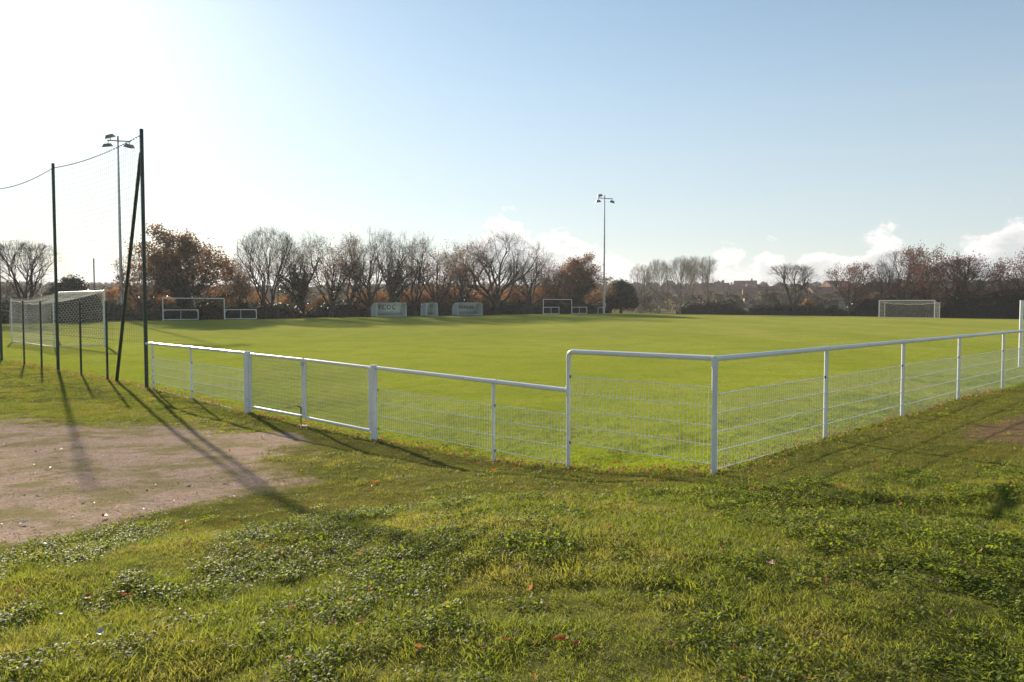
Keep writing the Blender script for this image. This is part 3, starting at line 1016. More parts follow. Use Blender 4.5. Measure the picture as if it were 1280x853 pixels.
# ------------------------------------------------------------------ ball-stop net, chain-link strip
nf = empty('ball_stop_net', (0, 0, 0), 0, 'tall dark green poles carrying a sagging ball net beside the near goal', 'ball net')
poles_t = [14.8, 21.2, 27.2, 33.4]
TOPZ = 5.88
for i_, t in enumerate(poles_t):
    p = fl(t)
    z0 = gz1(*p)
    vtube(p, z0 - .4, TOPZ, .042, 12).obj('pole', M['green_metal'], nf, True)
bt, bb = fl(14.86), fl(16.75)
MB().tube([(bb[0], bb[1], gz1(*bb) - .2), (bt[0], bt[1], 5.35)], .040, 10).obj('brace', M['green_metal'], nf, True)


def topz(t):
    for a_, b_ in zip(poles_t[:-1], poles_t[1:]):
        if a_ <= t <= b_:
            u = (t - a_) / (b_ - a_)
            return TOPZ - .12 - .12 * 4 * u * (1 - u) - (0.0)
    return TOPZ - .12


pts = []
for k in range(120):
    t = poles_t[0] + (poles_t[-1] - poles_t[0]) * k / 119
    p = fl(t)
    pts.append((p[0], p[1], topz(t)))
rp = MB().tube(pts, .005, 5)
for k in range(0, 120):
    p = Vector(pts[k])
    rp.box(p + Vector((0, 0, -.01)), (.03, .03, .02))
rp.obj('top_rope', M['green_net'], nf)
net = MB()
step = .14
n_ = int((poles_t[-1] - poles_t[0]) / step)
for k in range(n_ + 1):
    t = poles_t[0] + k * step
    p = fl(t)
    net.tube([(p[0], p[1], gz1(*p) + 1.0), (p[0], p[1], topz(t))], .0024, 3, False)
for j in range(36):
    pp = []
    for k in range(0, n_ + 1, 3):
        t = poles_t[0] + k * step
        p = fl(t)
        zt = topz(t)
        pp.append((p[0], p[1], zt - j * step * (zt - 0.9) / (TOPZ - .9)))
    net.tube(pp, .0024, 3, False)
tag(net.obj('netting', M['green_net'], nf), None, None, None, 'stuff')

cf = empty('mesh_fence', (0, 0, 0), 0, 'two metre fence of thin dark green posts and fine wire behind the near goal', 'fence')
cps = [17.3, 19.26, 22.75, 24.55, 29.2, 31.3]
for t in cps:
    p = fl(t)
    z0 = gz1(*p)
    o = MB().box((p[0], p[1], z0 + .85), (.045, .045, 2.3), R(45)).obj('post', M['green_metal'], cf)
cn_ = MB()
for j in range(22):
    pp = []
    for k in range(12):
        t = 16.8 + (31.3 - 16.8) * k / 11
        p = fl(t)
        pp.append((p[0], p[1], gz1(*p) + .05 + j * .09))
    cn_.tube(pp, .0011 if j not in (0, 11, 21) else .002, 3, False)
for k in range(160):
    t = 16.8 + (31.3 - 16.8) * k / 159
    p = fl(t)
    cn_.tube([(p[0], p[1], gz1(*p) + .05), (p[0], p[1], gz1(*p) + 1.94)], .0011, 3, False)
tag(cn_.obj('wire_mesh', M['green_wire'], cf), None, None, None, 'stuff')


# ------------------------------------------------------------------ goals
def hexnet(m, P, W, H, s, r):
    """honeycomb cords of side s over the surface P(u,v), u in 0..W, v in 0..H"""
    dx, dy = s * math.sqrt(3), s * 1.5
    done = set()
    nx, ny = int(W / dx) + 1, int(H / dy) + 1
    for j in range(ny + 1):
        for i_ in range(nx + 1):
            cx, cy = i_ * dx + (dx / 2 if j % 2 else 0), j * dy
            c = []
            for k in range(6):
                a_ = math.pi / 6 + k * math.pi / 3
                c.append((round(cx + s * math.cos(a_), 3), round(cy + s * math.sin(a_), 3)))
            for k in range(6):
                e = tuple(sorted((c[k], c[(k + 1) % 6])))
                if e in done:
                    continue
                done.add(e)
                (x0, y0), (x1, y1) = e
                if min(x0, x1) < -s * .2 or max(x0, x1) > W + s * .2 or min(y0, y1) < -s * .2 or max(y0, y1) > H + s * .2:
                    continue
                cl_ = lambda q, hi: min(max(q, 0), hi)
                m.tube([P(cl_(x0, W), cl_(y0, H)), P(cl_(x1, W), cl_(y1, H))], r, 3, False)


def make_goal(name, label):
    """full-size goal, mouth towards +Y local, posts along X, box net behind (-Y)"""
    g = empty(name, (0, 0, 0), 0, label, 'football goal', 'full size goals')
    W, H, D = 7.32, 2.44, 2.05
    for sx in (-1, 1):
        MB().tube([(sx * W / 2, 0, -.2), (sx * W / 2, 0, H)], .055, 16).obj('goal_post', M['white'], g, True)
        MB().tube([(sx * (W / 2), -D, -.2), (sx * (W / 2), -D, 2.2)], .030, 10).obj('back_post', M['white'], g, True)
    MB().tube([(-W / 2 - .055, 0, H), (W / 2 + .055, 0, H)], .055, 16).obj('crossbar', M['white'], g, True)

    def btop(x_):      # sagging top edge of the back panel
        u = x_ / W
        return 2.18 - .30 * math.sin(math.pi * u) ** .6 - .03 * math.sin(u * 25)

    m = MB()
    hexnet(m, lambda u, v: (u - W / 2, -D - .10 * math.sin(math.pi * v / 2.2) - .03 * math.sin(u * 2.2), .02 + v / 2.2 * (btop(u) - .02)), W, 2.2, .075, .0036)
    m.obj('back_net', M['cord'], g)
    m = MB()
    hexnet(m, lambda u, v: (u - W / 2, -.04 - v / D * (D - .02), H + (btop(u) - H) * (v / D) - .14 * math.sin(math.pi * v / D)), W, D, .075, .0036)
    m.obj('roof_net', M['cord'], g)
    for sx in (-1, 1):
        m = MB()
        hexnet(m, lambda u, v, sx=sx: (sx * (W / 2 + .03 * math.sin(u * 2)), -.04 - u, .02 + v / H * (H - (.26 + .1) * (u / D) ** .8 - .02)), D, H, .075, .0036)
        m.obj('side_net', M['cord'], g)
    m = MB()
    m.tube([(-W / 2 + W * k / 20, -D, btop(W * k / 20)) for k in range(21)], .009, 6)
    m.obj('net_rope', M['cord'], g)
    m = MB().tube([(-W / 2, 0, .03), (-W / 2, -D, .03), (W / 2, -D, .03), (W / 2, 0, .03)], .020, 8)
    m.obj('ground_frame', M['white'], g, True)
    return g


gl = make_goal('football_goal', 'near white goal with hexagonal net, seen from behind at the left')
# near goal: front near post (-18.2,36), posts run along FDL, mouth towards (+,+)
c = np.array((-18.25, 36.05)) + FDL * 3.66
gl.location = (c[0], c[1], gz1(*c))
gl.rotation_euler = (0, 0, R(-45.8))
g2 = copy_tree(gl)
tag(g2, 'far white goal standing before the bare trees at the right end of the pitch')
c2 = np.array((54.7, 111.1))
g2.location = (c2[0], c2[1], gz1(*c2))
g2.rotation_euler = (0, 0, R(134.2))

# small-sided goals parked along the far touchline
def make_small_goal(label):
    g = empty('small_goal', (0, 0, 0), 0, label, 'small goal', 'folding goals parked at the far touchline')
    W, H = 6.0, 2.1
    for sx in (-1, 1):
        MB().tube([(sx * W / 2, 0, -.1), (sx * W / 2, 0, H)], .05, 10).obj('goal_post', M['white'], g, True)
    MB().tube([(-W / 2, 0, H), (W / 2, 0, H)], .05, 10).obj('crossbar', M['white'], g, True)
    for x0, yy in ((-W / 2 + .05, .12), (W / 2 + .05, .0)):
        m = MB()
        L, h_ = 3.35, .98
        m.tube([(x0, yy, .06), (x0 + L, yy, .06)], .042, 8)
        m.tube([(x0, yy, h_), (x0 + L, yy, h_)], .042, 8)
        for q in (0, L):
            m.tube([(x0 + q, yy, .03), (x0 + q, yy, h_)], .045, 8)
        m.tube([(x0 + L * .5, yy, .06), (x0 + L * .5, yy, h_)], .025, 8)
        for q, s in ((0, 1), (L, -1)):
            m.tube([(x0 + q, yy, h_ - .25), (x0 + q + s * .25, yy, h_)], .02, 6)
        m.obj('folded_side_frame', M['white'], g, True)
    return g


sg = make_small_goal('white folding goal in front of the big rust-leaved oak at the left')
for o, (x_, y_) in ((sg, (-30.9, 77.9)), (copy_tree(sg), (6.6, 115.4))):
    o.location = (x_, y_, gz1(x_, y_) + .02)
    o.rotation_euler = (0, 0, R(44))
o['label'] = 'white folding goal left of the distant floodlight mast'
# a lone low frame beside the far mast
lf = MB()
lf.tube([(0, 0, 0), (0, 0, .95), (1.0, .9, .95), (1.0, .9, 0)], .045, 8)
o = lf.obj('low_frame', M['white'], None, True)
o.location = (13.0, 121.0, gz1(13, 121))
tag(o, 'small white frame at the foot of the distant floodlight mast', 'frame')
# junior goal post at the right edge inside the fence
jg = empty('junior_goal', (0, 0, 0), 0, 'white goal frame at the right edge, mostly out of the picture', 'small goal')
for i_, (x_, y_) in enumerate(((14.4, 22.62), (17.6, 25.8))):
    z_ = gz1(x_, y_)
    MB().tube([(x_, y_, z_ - .1), (x_, y_, z_ + 1.88)], .05, 14).obj('goal_post', M['white'], jg, True)
MB().tube([(14.4, 22.62, 1.88), (17.6, 25.8, 1.88)], .05, 14).obj('crossbar', M['white'], jg, True)
m = MB()
hexnet(m, lambda u, v: (14.4 + u / 4.5 * 3.2 + .7 * (1 - v / 1.8) + .05, 22.62 + u / 4.5 * 3.18 - .7 * (1 - v / 1.8), .05 + v), 4.5, 1.8, .075, .003)
m.obj('net', M['cord'], jg)


# ------------------------------------------------------------------ floodlight masts
def make_mast(label):
    g = empty('floodlight_mast', (0, 0, 0), 0, label, 'floodlight', 'floodlight masts on the far touchline')
    Hm = 18.05
    MB().tube([(0, 0, -.3), (0, 0, 6), (0, 0, 12), (0, 0, Hm)], [.17, .14, .115, .075], 14).obj('mast_pole', M['galv'], g, True)
    MB().box((0, 0, .02), (.6, .6, .06)).obj('base_plate', M['galv'], g)
    arm = MB().tube([(-1.05, 0, Hm - .28), (1.25, 0, Hm - .42)], .065, 8)
    arm.tube([(0, 0, Hm - .5), (0, 0, Hm + .12)], .1, 8)
    arm.obj('cross_arm', M['galv'], g, True)
    for (x_, z_, tl) in ((-.75, Hm + .10, -.25), (-1.0, Hm - .78, -.1), (1.15, Hm - .85, .25)):
        lm = MB()
        # tapered lamp housing
        w0, w1, d0, d1, hh = .42, .27, .38, .22, .32
        v = [(sx * w0, sy * d0, -hh / 2) for sx, sy in ((-1, -1), (1, -1), (1, 1), (-1, 1))] + [(sx * w1, sy * d1, hh / 2) for sx, sy in ((-1, -1), (1, -1), (1, 1), (-1, 1))]
        mt = Matrix.Translation((x_, -.1, z_)) @ Matrix.Rotation(tl, 4, 'Y') @ Matrix.Rotation(R(12), 4, 'X')
        lm.add([mt @ Vector(q) for q in v], [(0, 3, 2, 1), (4, 5, 6, 7), (0, 1, 5, 4), (1, 2, 6, 5), (2, 3, 7, 6), (3, 0, 4, 7)])
        o = lm.obj('floodlight_head', M['lamp_body'], g)
        gm_ = MB()
        gm_.add([mt @ Vector((q[0] * .88, q[1] * .88, -hh / 2 - .012)) for q in v[:4]], [(0, 3, 2, 1)])
        gm_.obj('lens', M['lamp_glass'], o)
        MB().tube([(x_ * .95, 0, Hm - .35), (x_, -.1, z_)], .035, 6).obj('bracket', M['lamp_body'], o)
    MB().box((.2, -.05, 1.3), (.22, .30, .55)).obj('control_box', M['galv'], g)
    return g


ms = make_mast('tall floodlight mast at the left, beside the net poles and near the sun')
ms.location = (-39.0, 80.0, gz1(-39, 80))
m2 = copy_tree(ms)
m2['label'] = 'tall floodlight mast at the middle of the far touchline'
m2.location = (14.25, 124.0, gz1(14.25, 124))


# ------------------------------------------------------------------ dugouts
def text(name, s, size, parent, loc, rot):
    cu = bpy.data.curves.new(name, 'FONT')
    cu.body = s
    cu.size = size
    cu.align_x = 'CENTER'
    cu.space_character = 1.35
    cu.extrude = 0.006
    cu.offset = 0.012
    cu.materials.append(M['letter'])
    tmp = bpy.data.objects.new(name, cu)
    COL.objects.link(tmp)
    bpy.context.view_layer.update()
    me = bpy.data.meshes.new_from_object(tmp.evaluated_get(bpy.context.evaluated_depsgraph_get()))
    bpy.data.objects.remove(tmp)
    o = bpy.data.objects.new(name, me)
    COL.objects.link(o)
    o.parent = parent
    o.location = loc
    o.rotation_euler = rot
    return o


def make_dugout(L, label, txt=None):
    """bench shelter: open towards -Y local"""
    g = empty('dugout', (0, 0, 0), 0, label, 'dugout', 'white dugouts on the far touchline')
    H, D = 1.6, 1.15
    prof = [(D * .5, 0.08)]
    for k in range(9):
        a_ = k / 8 * math.pi / 2
        prof.append((D * .5 - .75 + .75 * math.cos(a_), H - .75 + .75 * math.sin(a_)))
    prof.append((-D * .5 + .12, H))
    m = MB()
    v = [(x_, p[0], p[1]) for x_ in (-L / 2, L / 2) for p in prof]
    n = len(prof)
    m.add(v, [(k, k + 1, n + k + 1, n + k) for k in range(n - 1)])
    sh = m.obj('shell', M['shell'], g, True)
    sol = sh.modifiers.new('thickness', 'SOLIDIFY'); sol.thickness = .012
    for sx in (-1, 1):
        m = MB()
        side = [(sx * L / 2, p[0], p[1]) for p in prof] + [(sx * L / 2, -D * .5 + .12, H * .55), (sx * L / 2, -D * .5 + .02, .08)]
        m.add(side, [tuple(range(len(side)))])
        o = m.obj('side_panel', M['shell'], g)
        sol = o.modifiers.new('thickness', 'SOLIDIFY'); sol.thickness = .01
    for x_ in np.linspace(-L / 2, L / 2, max(2, int(L / 1.5) + 1)):
        MB().tube([(x_, D * .5 + .02, 0)] + [(x_, p[0] + .015, p[1]) for p in prof], .024, 6).obj('rib', M['white'], g, True)
    MB().tube([(-L / 2, -D * .5 + .12, H), (L / 2, -D * .5 + .12, H)], .035, 8).obj('front_beam', M['white'], g, True)
    MB().tube([(-L / 2, -D * .5, .08), (L / 2, -D * .5, .08)], .035, 8).obj('base_rail', M['white'], g, True)
    for sx in (-1, 1):
        MB().tube([(sx * L / 2, -D * .5, .0), (sx * L / 2, -D * .5 + .12, H)], .03, 8).obj('front_post', M['white'], g, True)
    MB().box((0, .25, .45), (L - .1, .34, .04)).obj('bench', M['seat'], g)
    if txt:
        text('lettering', txt,   .74 if len(txt) < 6 else .46, g, (.0, D * .5 - .20, H - .72), (R(90), 0, 0))
    return g


for L, lab, txt, x0, x1 in ((4.2, 'left and longest white dugout, lettered in dark capitals', 'FCOC', 466, 507), (1.7, 'short middle dugout without lettering', None, 526.5, 547), (4.1, 'right white dugout with a row of small dark letters', 'VISITEURS', 566, 603)):
    r_ = ((x0 + x1) / 2 - 640) / 1000
    Yd = 107.5 / (1 - r_)
    d = make_dugout(L, lab, txt)
    d.location = (r_ * Yd, Yd, gz1(r_ * Yd, Yd) + .02)
    d.rotation_euler = (0, 0, R(45))


# ------------------------------------------------------------------ trees
def tube_batch(segs, n=3):
    """segs (m,8): p0 p1 r0 r1 -> verts, quads of n-sided prisms"""
    s = np.asarray(segs, float)
    p0, p1, r0, r1 = s[:, :3], s[:, 3:6], s[:, 6], s[:, 7]
    d = p1 - p0
    d /= np.linalg.norm(d, axis=1)[:, None] + 1e-9
    a = np.where(np.abs(d[:, 2:3]) < .9, np.array([[0, 0, 1.0]]), np.array([[1.0, 0, 0]]))
    u = np.cross(d, a); u /= np.linalg.norm(u, axis=1)[:, None]
    v = np.cross(d, u)
    V = []
    for k in range(n):
        c_, s_ = math.cos(2 * math.pi * k / n), math.sin(2 * math.pi * k / n)
        V.append(p0 + (u * c_ + v * s_) * r0[:, None])
    for k in range(n):
        c_, s_ = math.cos(2 * math.pi * k / n), math.sin(2 * math.pi * k / n)
        V.append(p1 + (u * c_ + v * s_) * r1[:, None])
    V = np.stack(V, 1).reshape(-1, 3)
    m = len(s)
    base_ = (np.arange(m) * 2 * n)[:, None]
    F = []
    for k in range(n):
        F.append(base_ + np.array([[k, (k + 1) % n, n + (k + 1) % n, n + k]]))
    F = np.stack(F, 1).reshape(-1, 4)
    return V, F


def grow_tree(seed, H, W, r0=0.28, trunk=0.16, limbs=5, kids=(6, 6, 5, 4), spread=0.75, open_=(.35, .95), up=0.10, gnarl=0.2, forks=1, lean=(0, 0), limb_l=.50, tw=.0055, lr=.62, pw=2.3, cz=.52):
    """short trunk, rising limbs, ever finer branches; the crown fills a dome W wide, H high"""
    r = random.Random(seed)
    thick, thin, tips = [], [], []

    def inside(p, j):
        z = p.z / H
        rr_ = math.hypot(p.x - lean[0] * p.z, p.y - lean[1] * p.z) / (W / 2)
        zz = (z - cz) / (1 - cz) if z > cz else (cz - z) / (cz + .12)
        return rr_ ** pw + abs(zz) ** pw < j

    def br(p, d, L, rad, lvl):
        nseg = (4, 7, 5, 4, 3, 2)[lvl]
        sl = L / nseg
        pos = [(p.copy(), rad)]
        dirs = [d.copy()]
        dd = d.copy()
        j = 1.0 + r.uniform(-.25, .22)
        end = rad * (.72 if lvl == 0 else .28)
        for k in range(nseg):
            g_ = gnarl * (.3, 1.0, 1.0, .9, .8, .7)[lvl]
            dd = (dd + Vector((r.gauss(0, g_), r.gauss(0, g_), r.gauss(0, g_ * .8) + (up if lvl else 0)))).normalized()
            q = p + dd * sl
            if lvl > 0 and not inside(q, j):
                break
            r1 = rad + (end - rad) * (k + 1) / nseg
            ra = pos[-1][1]
            (thick if ra > .030 else thin).append((*p, *q, max(ra, tw), max(r1, tw * .8)))
            p = q
            pos.append((p.copy(), r1))
            dirs.append(dd.copy())
        if lvl >= 3:
            tips.append(p.copy())
        if lvl > 4 or len(pos) < 2 or (lvl and lvl - 1 >= len(kids)):
            return
        nk = limbs if lvl == 0 else kids[lvl - 1]
        ph = r.uniform(0, 6.28)
        for k in range(nk):
            if lvl == 0:
                t = .55 + .45 * (k + r.random()) / nk
            else:
                t = .22 + .78 * (k + r.random() * .8) / nk
            f_ = min(t, 1.0) * (len(pos) - 1)
            i_ = min(int(f_), len(pos) - 2)
            u_ = f_ - i_
            sp = pos[i_][0].lerp(pos[i_ + 1][0], u_)
            rr_ = pos[i_][1] * (1 - u_) + pos[i_ + 1][1] * u_
            if lvl == 0:
                a_ = ph + 2.4 * k + r.gauss(0, .3)
                tilt = open_[0] + (open_[1] - open_[0]) * (1 - (k + .5) / nk) + r.gauss(0, .07)
                nd = Vector((math.sin(tilt) * math.cos(a_), math.sin(tilt) * math.sin(a_), math.cos(tilt)))
                nd = (nd + Vector((lean[0], lean[1], 0))).normalized()
                br(sp, nd, H * limb_l * r.uniform(.85, 1.2), rr_ * r.uniform(.5, .72), 1)
            else:
                axis = dirs[i_].cross(Vector((r.gauss(0, 1), r.gauss(0, 1), r.gauss(0, 1)))).normalized()
                nd = (Matrix.Rotation(spread * r.uniform(.55, 1.2), 3, axis) @ dirs[i_]).normalized()
                if nd.z < -.25:
                    nd.z *= .3
                    nd.normalize()
                br(sp, nd, L * lr * (1.15 - .45 * t) * r.uniform(.75, 1.2), rr_ * r.uniform(.45, .7), lvl + 1)

    for k in range(forks):
        a_ = r.uniform(0, 6.28) + k * 2.6
        tl = Vector((lean[0] + (.13 * math.cos(a_) if forks > 1 else 0), lean[1] + (.13 * math.sin(a_) if forks > 1 else 0), 1)).normalized()
        b0 = Vector((.28 * math.cos(a_) if forks > 1 else 0, .28 * math.sin(a_) if forks > 1 else 0, -.3))
        br(b0, tl, H * trunk + .3, r0 / math.sqrt(forks), 0)
    return thick, thin, tips


def leaves_at(tips, n, size, seed, sig=.35, lo=None):
    r = np.random.default_rng(seed)
    T = np.array([tuple(t) for t in tips])
    if lo is not None:
        T = T[T[:, 2] > lo]
    # leaves hold on in clumps
    c = T[r.integers(0, len(T), n)] + r.normal(0, sig, (n, 3))
    return cards(c, size, r)


def cards(c, size, r):
    n = len(c)
    a = r.normal(0, 1, (n, 3)); a /= np.linalg.norm(a, axis=1)[:, None]
    b = np.cross(a, r.normal(0, 1, (n, 3))); b /= np.linalg.norm(b, axis=1)[:, None] + 1e-9
    s = (size * (.6 + .8 * r.random(n)))[:, None]
    V = np.stack([c - a * s * .5, c + b * s * .3, c + a * s * .5, c - b * s * .3], 1).reshape(-1, 3)
    F = np.arange(4 * n).reshape(n, 4)
    return V, F


TREES = {}


def tree_kind(key, bark='bark', twig='twig', leaf=None, nleaf=0, lsize=.16, lo=None, ivy=0, **kw):
    thick, thin, tips = grow_tree(**kw)
    parts = []
    V, F = tube_batch(thick, 5)
    parts.append(np_obj('trunk', V, F, M[bark], smooth=True, link=False))
    V, F = tube_batch(thin, 3)
    parts.append(np_obj('twigs', V, F, M[twig], link=False))
    if nleaf:
        V, F = leaves_at(tips, nleaf, lsize, kw['seed'] + 5, .28, lo)
        parts.append(np_obj('crown', V, F, M[leaf], link=False))
    if ivy:
        r = np.random.default_rng(kw['seed'] + 9)
        T = np.array([t[:8] for t in thick if t[6] > .06 and t[2] < kw['H'] * .62])
        k = r.integers(0, len(T), ivy)
        u = r.random((ivy, 1))
        c = T[k, :3] * (1 - u) + T[k, 3:6] * u + r.normal(0, 1, (ivy, 3)) * (T[k, 6:7] * .9 + .16)
        V, F = cards(c, .20, r)
        parts.append(np_obj('ivy', V, F, M['ivy'], link=False))
    TREES[key] = (parts, kw['H'])


tree_kind('oak_a', seed=3, H=11, W=13.5, r0=.46, limbs=7, limb_l=.56, gnarl=.20, open_=(.12, 1.0))
tree_kind('oak_b', seed=12, H=10, W=10.5, r0=.36, limbs=6, limb_l=.58, gnarl=.22, open_=(.12, .75))
tree_kind('oak_c', seed=17, H=10, W=10.5, r0=.36, limbs=5, limb_l=.60, gnarl=.26, open_=(.15, .85), kids=(6, 5, 5, 4))
tree_kind('oak_leafy', seed=21, H=9, W=13, r0=.38, limbs=8, leaf='oak_leaf', nleaf=15500, lsize=.21, ivy=4200, open_=(.1, 1.1), kids=(6, 5, 4, 3))
tree_kind('oak_some', seed=33, H=10, W=10.5, r0=.34, limbs=6, leaf='oak_leaf', nleaf=2200, lsize=.18, ivy=1500, open_=(.15, .8), limb_l=.55)
tree_kind('oak_ivy', seed=41, H=10, W=10.5, r0=.38, limbs=6, ivy=5200, open_=(.15, .8), limb_l=.56)
tree_kind('slim', seed=52, H=10, W=7.5, r0=.30, limbs=5, gnarl=.14, open_=(.08, .6), forks=2, limb_l=.60, trunk=.25, kids=(7, 5, 4, 3), spread=.65)
tree_kind('poplar', seed=61, bark='bark_pale', twig='twig_pale', H=10, W=5.6, r0=.17, trunk=.3, limbs=8, gnarl=.10, open_=(.05, .5), limb_l=.6, up=.08, kids=(7, 4, 3, 3), spread=.55, tw=.007)
tree_kind('poplar_b', seed=66, bark='bark_pale', twig='twig_pale', H=10, W=5.4, r0=.15, trunk=.3, limbs=6, gnarl=.10, open_=(.05, .45), limb_l=.62, up=.08, kids=(7, 4, 3, 3), spread=.55, forks=2, tw=.007)
tree_kind('red', seed=71, H=10, W=10.5, r0=.28, limbs=7, leaf='red_leaf', nleaf=6500, lsize=.19, lo=3, ivy=1500, kids=(6, 5, 4, 4), limb_l=.55)
tree_kind('spread', seed=83, H=7.5, W=11.5, r0=.32, limbs=7, limb_l=.75, open_=(.2, 1.2), gnarl=.22, up=.04)
tree_kind('spread_red', seed=88, H=7.5, W=11.5, r0=.32, limbs=8, limb_l=.75, open_=(.2, 1.2), gnarl=.22, up=.03, leaf='red_leaf', nleaf=4500, lsize=.18, kids=(7, 6, 5, 4), tw=.008, ivy=1200)
_first = {}


def place_tree(name, key, x_, y_, H, rz, label, cat='tree', group=None, wf=1.0):
    parts, H0 = TREES[key]
    s = H / H0
    g = empty(name, (x_, y_, gz1(x_, y_) - .05), rz, label, cat, group)
    g.scale = (s * wf, s * wf, s)
    for p in parts:
        c = p.copy()
        COL.objects.link(c)
        c.parent = g
    return g


def on_left(px, extra=0.0):
    r_ = (px - 640) / 1000
    Y_ = (112 + extra) / (1 - r_)
    return r_ * Y_, Y_


def on_right(px, extra=0.0):
    r_ = (px - 640) / 1000
    Y_ = (186 + extra) / (1 + r_)
    return r_ * Y_, Y_


GRP = 'bare and autumn trees round the pitch'
tree_rows = [  # name, kind, px, side, extra, height, turn, width factor, label
    ('oak_tree', 'spread', 32, 'L', 0, 7.2, .3, .9, 'gnarled bare oak behind the near goal at the left edge'),
    ('oak_tree', 'oak_b', -45, 'L', 2, 8, 1.3, 1, 'bare tree just beyond the left edge'),
    ('oak_tree', 'oak_leafy', 232, 'L', 2, 9.5, 0, 1.05, 'broad oak full of rust leaves behind the left folding goal'),
    ('oak_tree', 'oak_some', 180, 'L', 8, 7.2, 2.2, .9, 'lower rusty oak between the left floodlight and the broad oak'),
    ('slender_tree', 'oak_some', 303, 'L', 3, 6.9, .5, .7, 'thin sparse-leaved tree right of the rust-leaved oak'),
    ('slender_tree', 'slim', 335, 'L', 1, 9.9, 0, 1.05, 'tall twin-stemmed bare tree right of the left folding goal'),
    ('oak_tree', 'oak_ivy', 378, 'L', 2, 10.0, 1.0, .9, 'ivy-clad tree, first right of the twin-stemmed bare tree'),
    ('oak_tree', 'oak_some', 415, 'L', 0, 10.3, 4.2, .8, 'tree with brown leaves and ivy, left of the longest dugout'),
    ('oak_tree', 'oak_c', 437, 'L', 5, 10.2, 2.5, .8, 'slim ivy-clad tree close behind the brown-leaved one'),
    ('oak_tree', 'oak_b', 462, 'L', 1, 10.9, .9, .85, 'bare tree rising above the left end of the longest dugout'),
    ('oak_tree', 'oak_ivy', 490, 'L', 2, 11.1, 4.1, .75, 'ivy-footed bare tree above the lettered dugout'),
    ('oak_tree', 'oak_c', 519, 'L', 1, 10.8, 3.9, .85, 'many-branched tree above the gap beside the short dugout'),
    ('oak_tree', 'oak_some', 546, 'L', 2, 10.4, 1.6, .85, 'tree with scattered brown leaves behind the short dugout'),
    ('oak_tree', 'oak_some', 575, 'L', 4, 10.6, 3.3, .95, 'tree with scattered brown leaves behind the right dugout'),
    ('oak_tree', 'oak_a', 622, 'L', 1, 11.6, .4, 1.1, 'broadest bare oak, right of the dugouts'),
    ('oak_tree', 'oak_b', 664, 'L', 3, 10.4, 5.0, .95, 'dark bare tree right of the broadest oak'),
    ('oak_tree', 'oak_leafy', 722, 'L', 3, 9.6, 3.2, .92, 'rounded brown-leaved oak behind the right folding goal'),
    ('oak_tree', 'oak_some', 690, 'L', 5, 9.0, .2, .9, 'part-leaved tree at the left shoulder of the rounded brown oak'),
    ('poplar_tree', 'poplar', 800, 'L', 12, 9.3, 0, 1.0, 'pale bare poplar, nearest to the dark evergreen'),
    ('poplar_tree', 'poplar_b', 822, 'L', 6, 10.0, 1, 1.0, 'pale bare poplar, second from the dark evergreen'),
    ('poplar_tree', 'poplar', 850, 'L', 0, 10.4, 2, 1.0, 'pale bare poplar, third from the dark evergreen'),
    ('poplar_tree', 'poplar_b', 866, 'L', 8, 11.2, 3, 1.0, 'pale bare poplar, fourth from the dark evergreen'),
    ('poplar_tree', 'poplar', 884, 'L', 0, 10.8, 4, .95, 'pale bare poplar standing last before the open view of roofs'),
    ('oak_tree', 'spread', 990, 'R', 0, 8.9, 0, .95, 'low spreading bare oak between the roofs and the far goal'),
    ('oak_tree', 'red', 1063, 'R', 0, 9.3, 1.2, .95, 'thin russet-leaved tree left of the far goal'),
    ('oak_tree', 'oak_c', 1095, 'R', 8, 9.6, 1.9, .9, 'bare tree behind the left post of the far goal'),
    ('oak_tree', 'oak_a', 1126, 'R', 4, 11.0, 2.8, .8, 'bare tree behind the middle of the far goal'),
    ('oak_tree', 'red', 1160, 'R', 1, 11.6, 3.0, .95, 'tallest russet-leaved tree right of the far goal'),
    ('oak_tree', 'spread_red', 1205, 'R', 0, 9.0, 2.0, .95, 'dark leaning tree with drooping limbs right of the russet one'),
    ('oak_tree', 'oak_c', 1243, 'R', 10, 7.6, .7, .9, 'small dim tree in the gap near the right edge'),
    ('oak_tree', 'red', 1290, 'R', -2, 10.2, 5.1, 1.1, 'russet-leaved tree cut by the right edge'),
    ('oak_tree', 'oak_a', 1370, 'R', 2, 10, 1.1, 1.0, 'bare oak beyond the right edge'),
]
for nm, key, px, side, ex, H, rz, wf, lab in tree_rows:
    x_, y_ = on_left(px, ex) if side == 'L' else on_right(px, ex)
    place_tree(nm, key, x_, y_, H, rz, lab, 'tree', GRP, wf)


# evergreens, shrubs and hedges: leaf clouds, some round a lumpy dark core added to block light
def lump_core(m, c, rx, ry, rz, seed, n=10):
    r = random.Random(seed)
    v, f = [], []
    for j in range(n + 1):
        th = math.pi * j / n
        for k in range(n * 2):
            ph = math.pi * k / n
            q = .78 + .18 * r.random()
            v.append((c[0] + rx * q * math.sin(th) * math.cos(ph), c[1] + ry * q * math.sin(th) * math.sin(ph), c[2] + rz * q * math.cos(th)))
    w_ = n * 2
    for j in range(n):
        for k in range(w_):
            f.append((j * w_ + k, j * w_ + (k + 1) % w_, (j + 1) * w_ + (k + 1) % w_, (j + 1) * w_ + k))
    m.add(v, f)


def leaf_cloud(blobs, n, size, seed):
    r = np.random.default_rng(seed)
    B = np.array(blobs)
    wgt = B[:, 3] * B[:, 4]
    k = r.choice(len(B), n, p=wgt / wgt.sum())
    d = r.normal(0, 1, (n, 3)); d /= np.linalg.norm(d, axis=1)[:, None]
    rad = .8 + .35 * r.random((n, 1)) ** 1.5
    c = B[k, :3] + d * B[k][:, [3, 3, 4]] * rad
    c = c[c[:, 2] > 0]
    return cards(c, size, r)


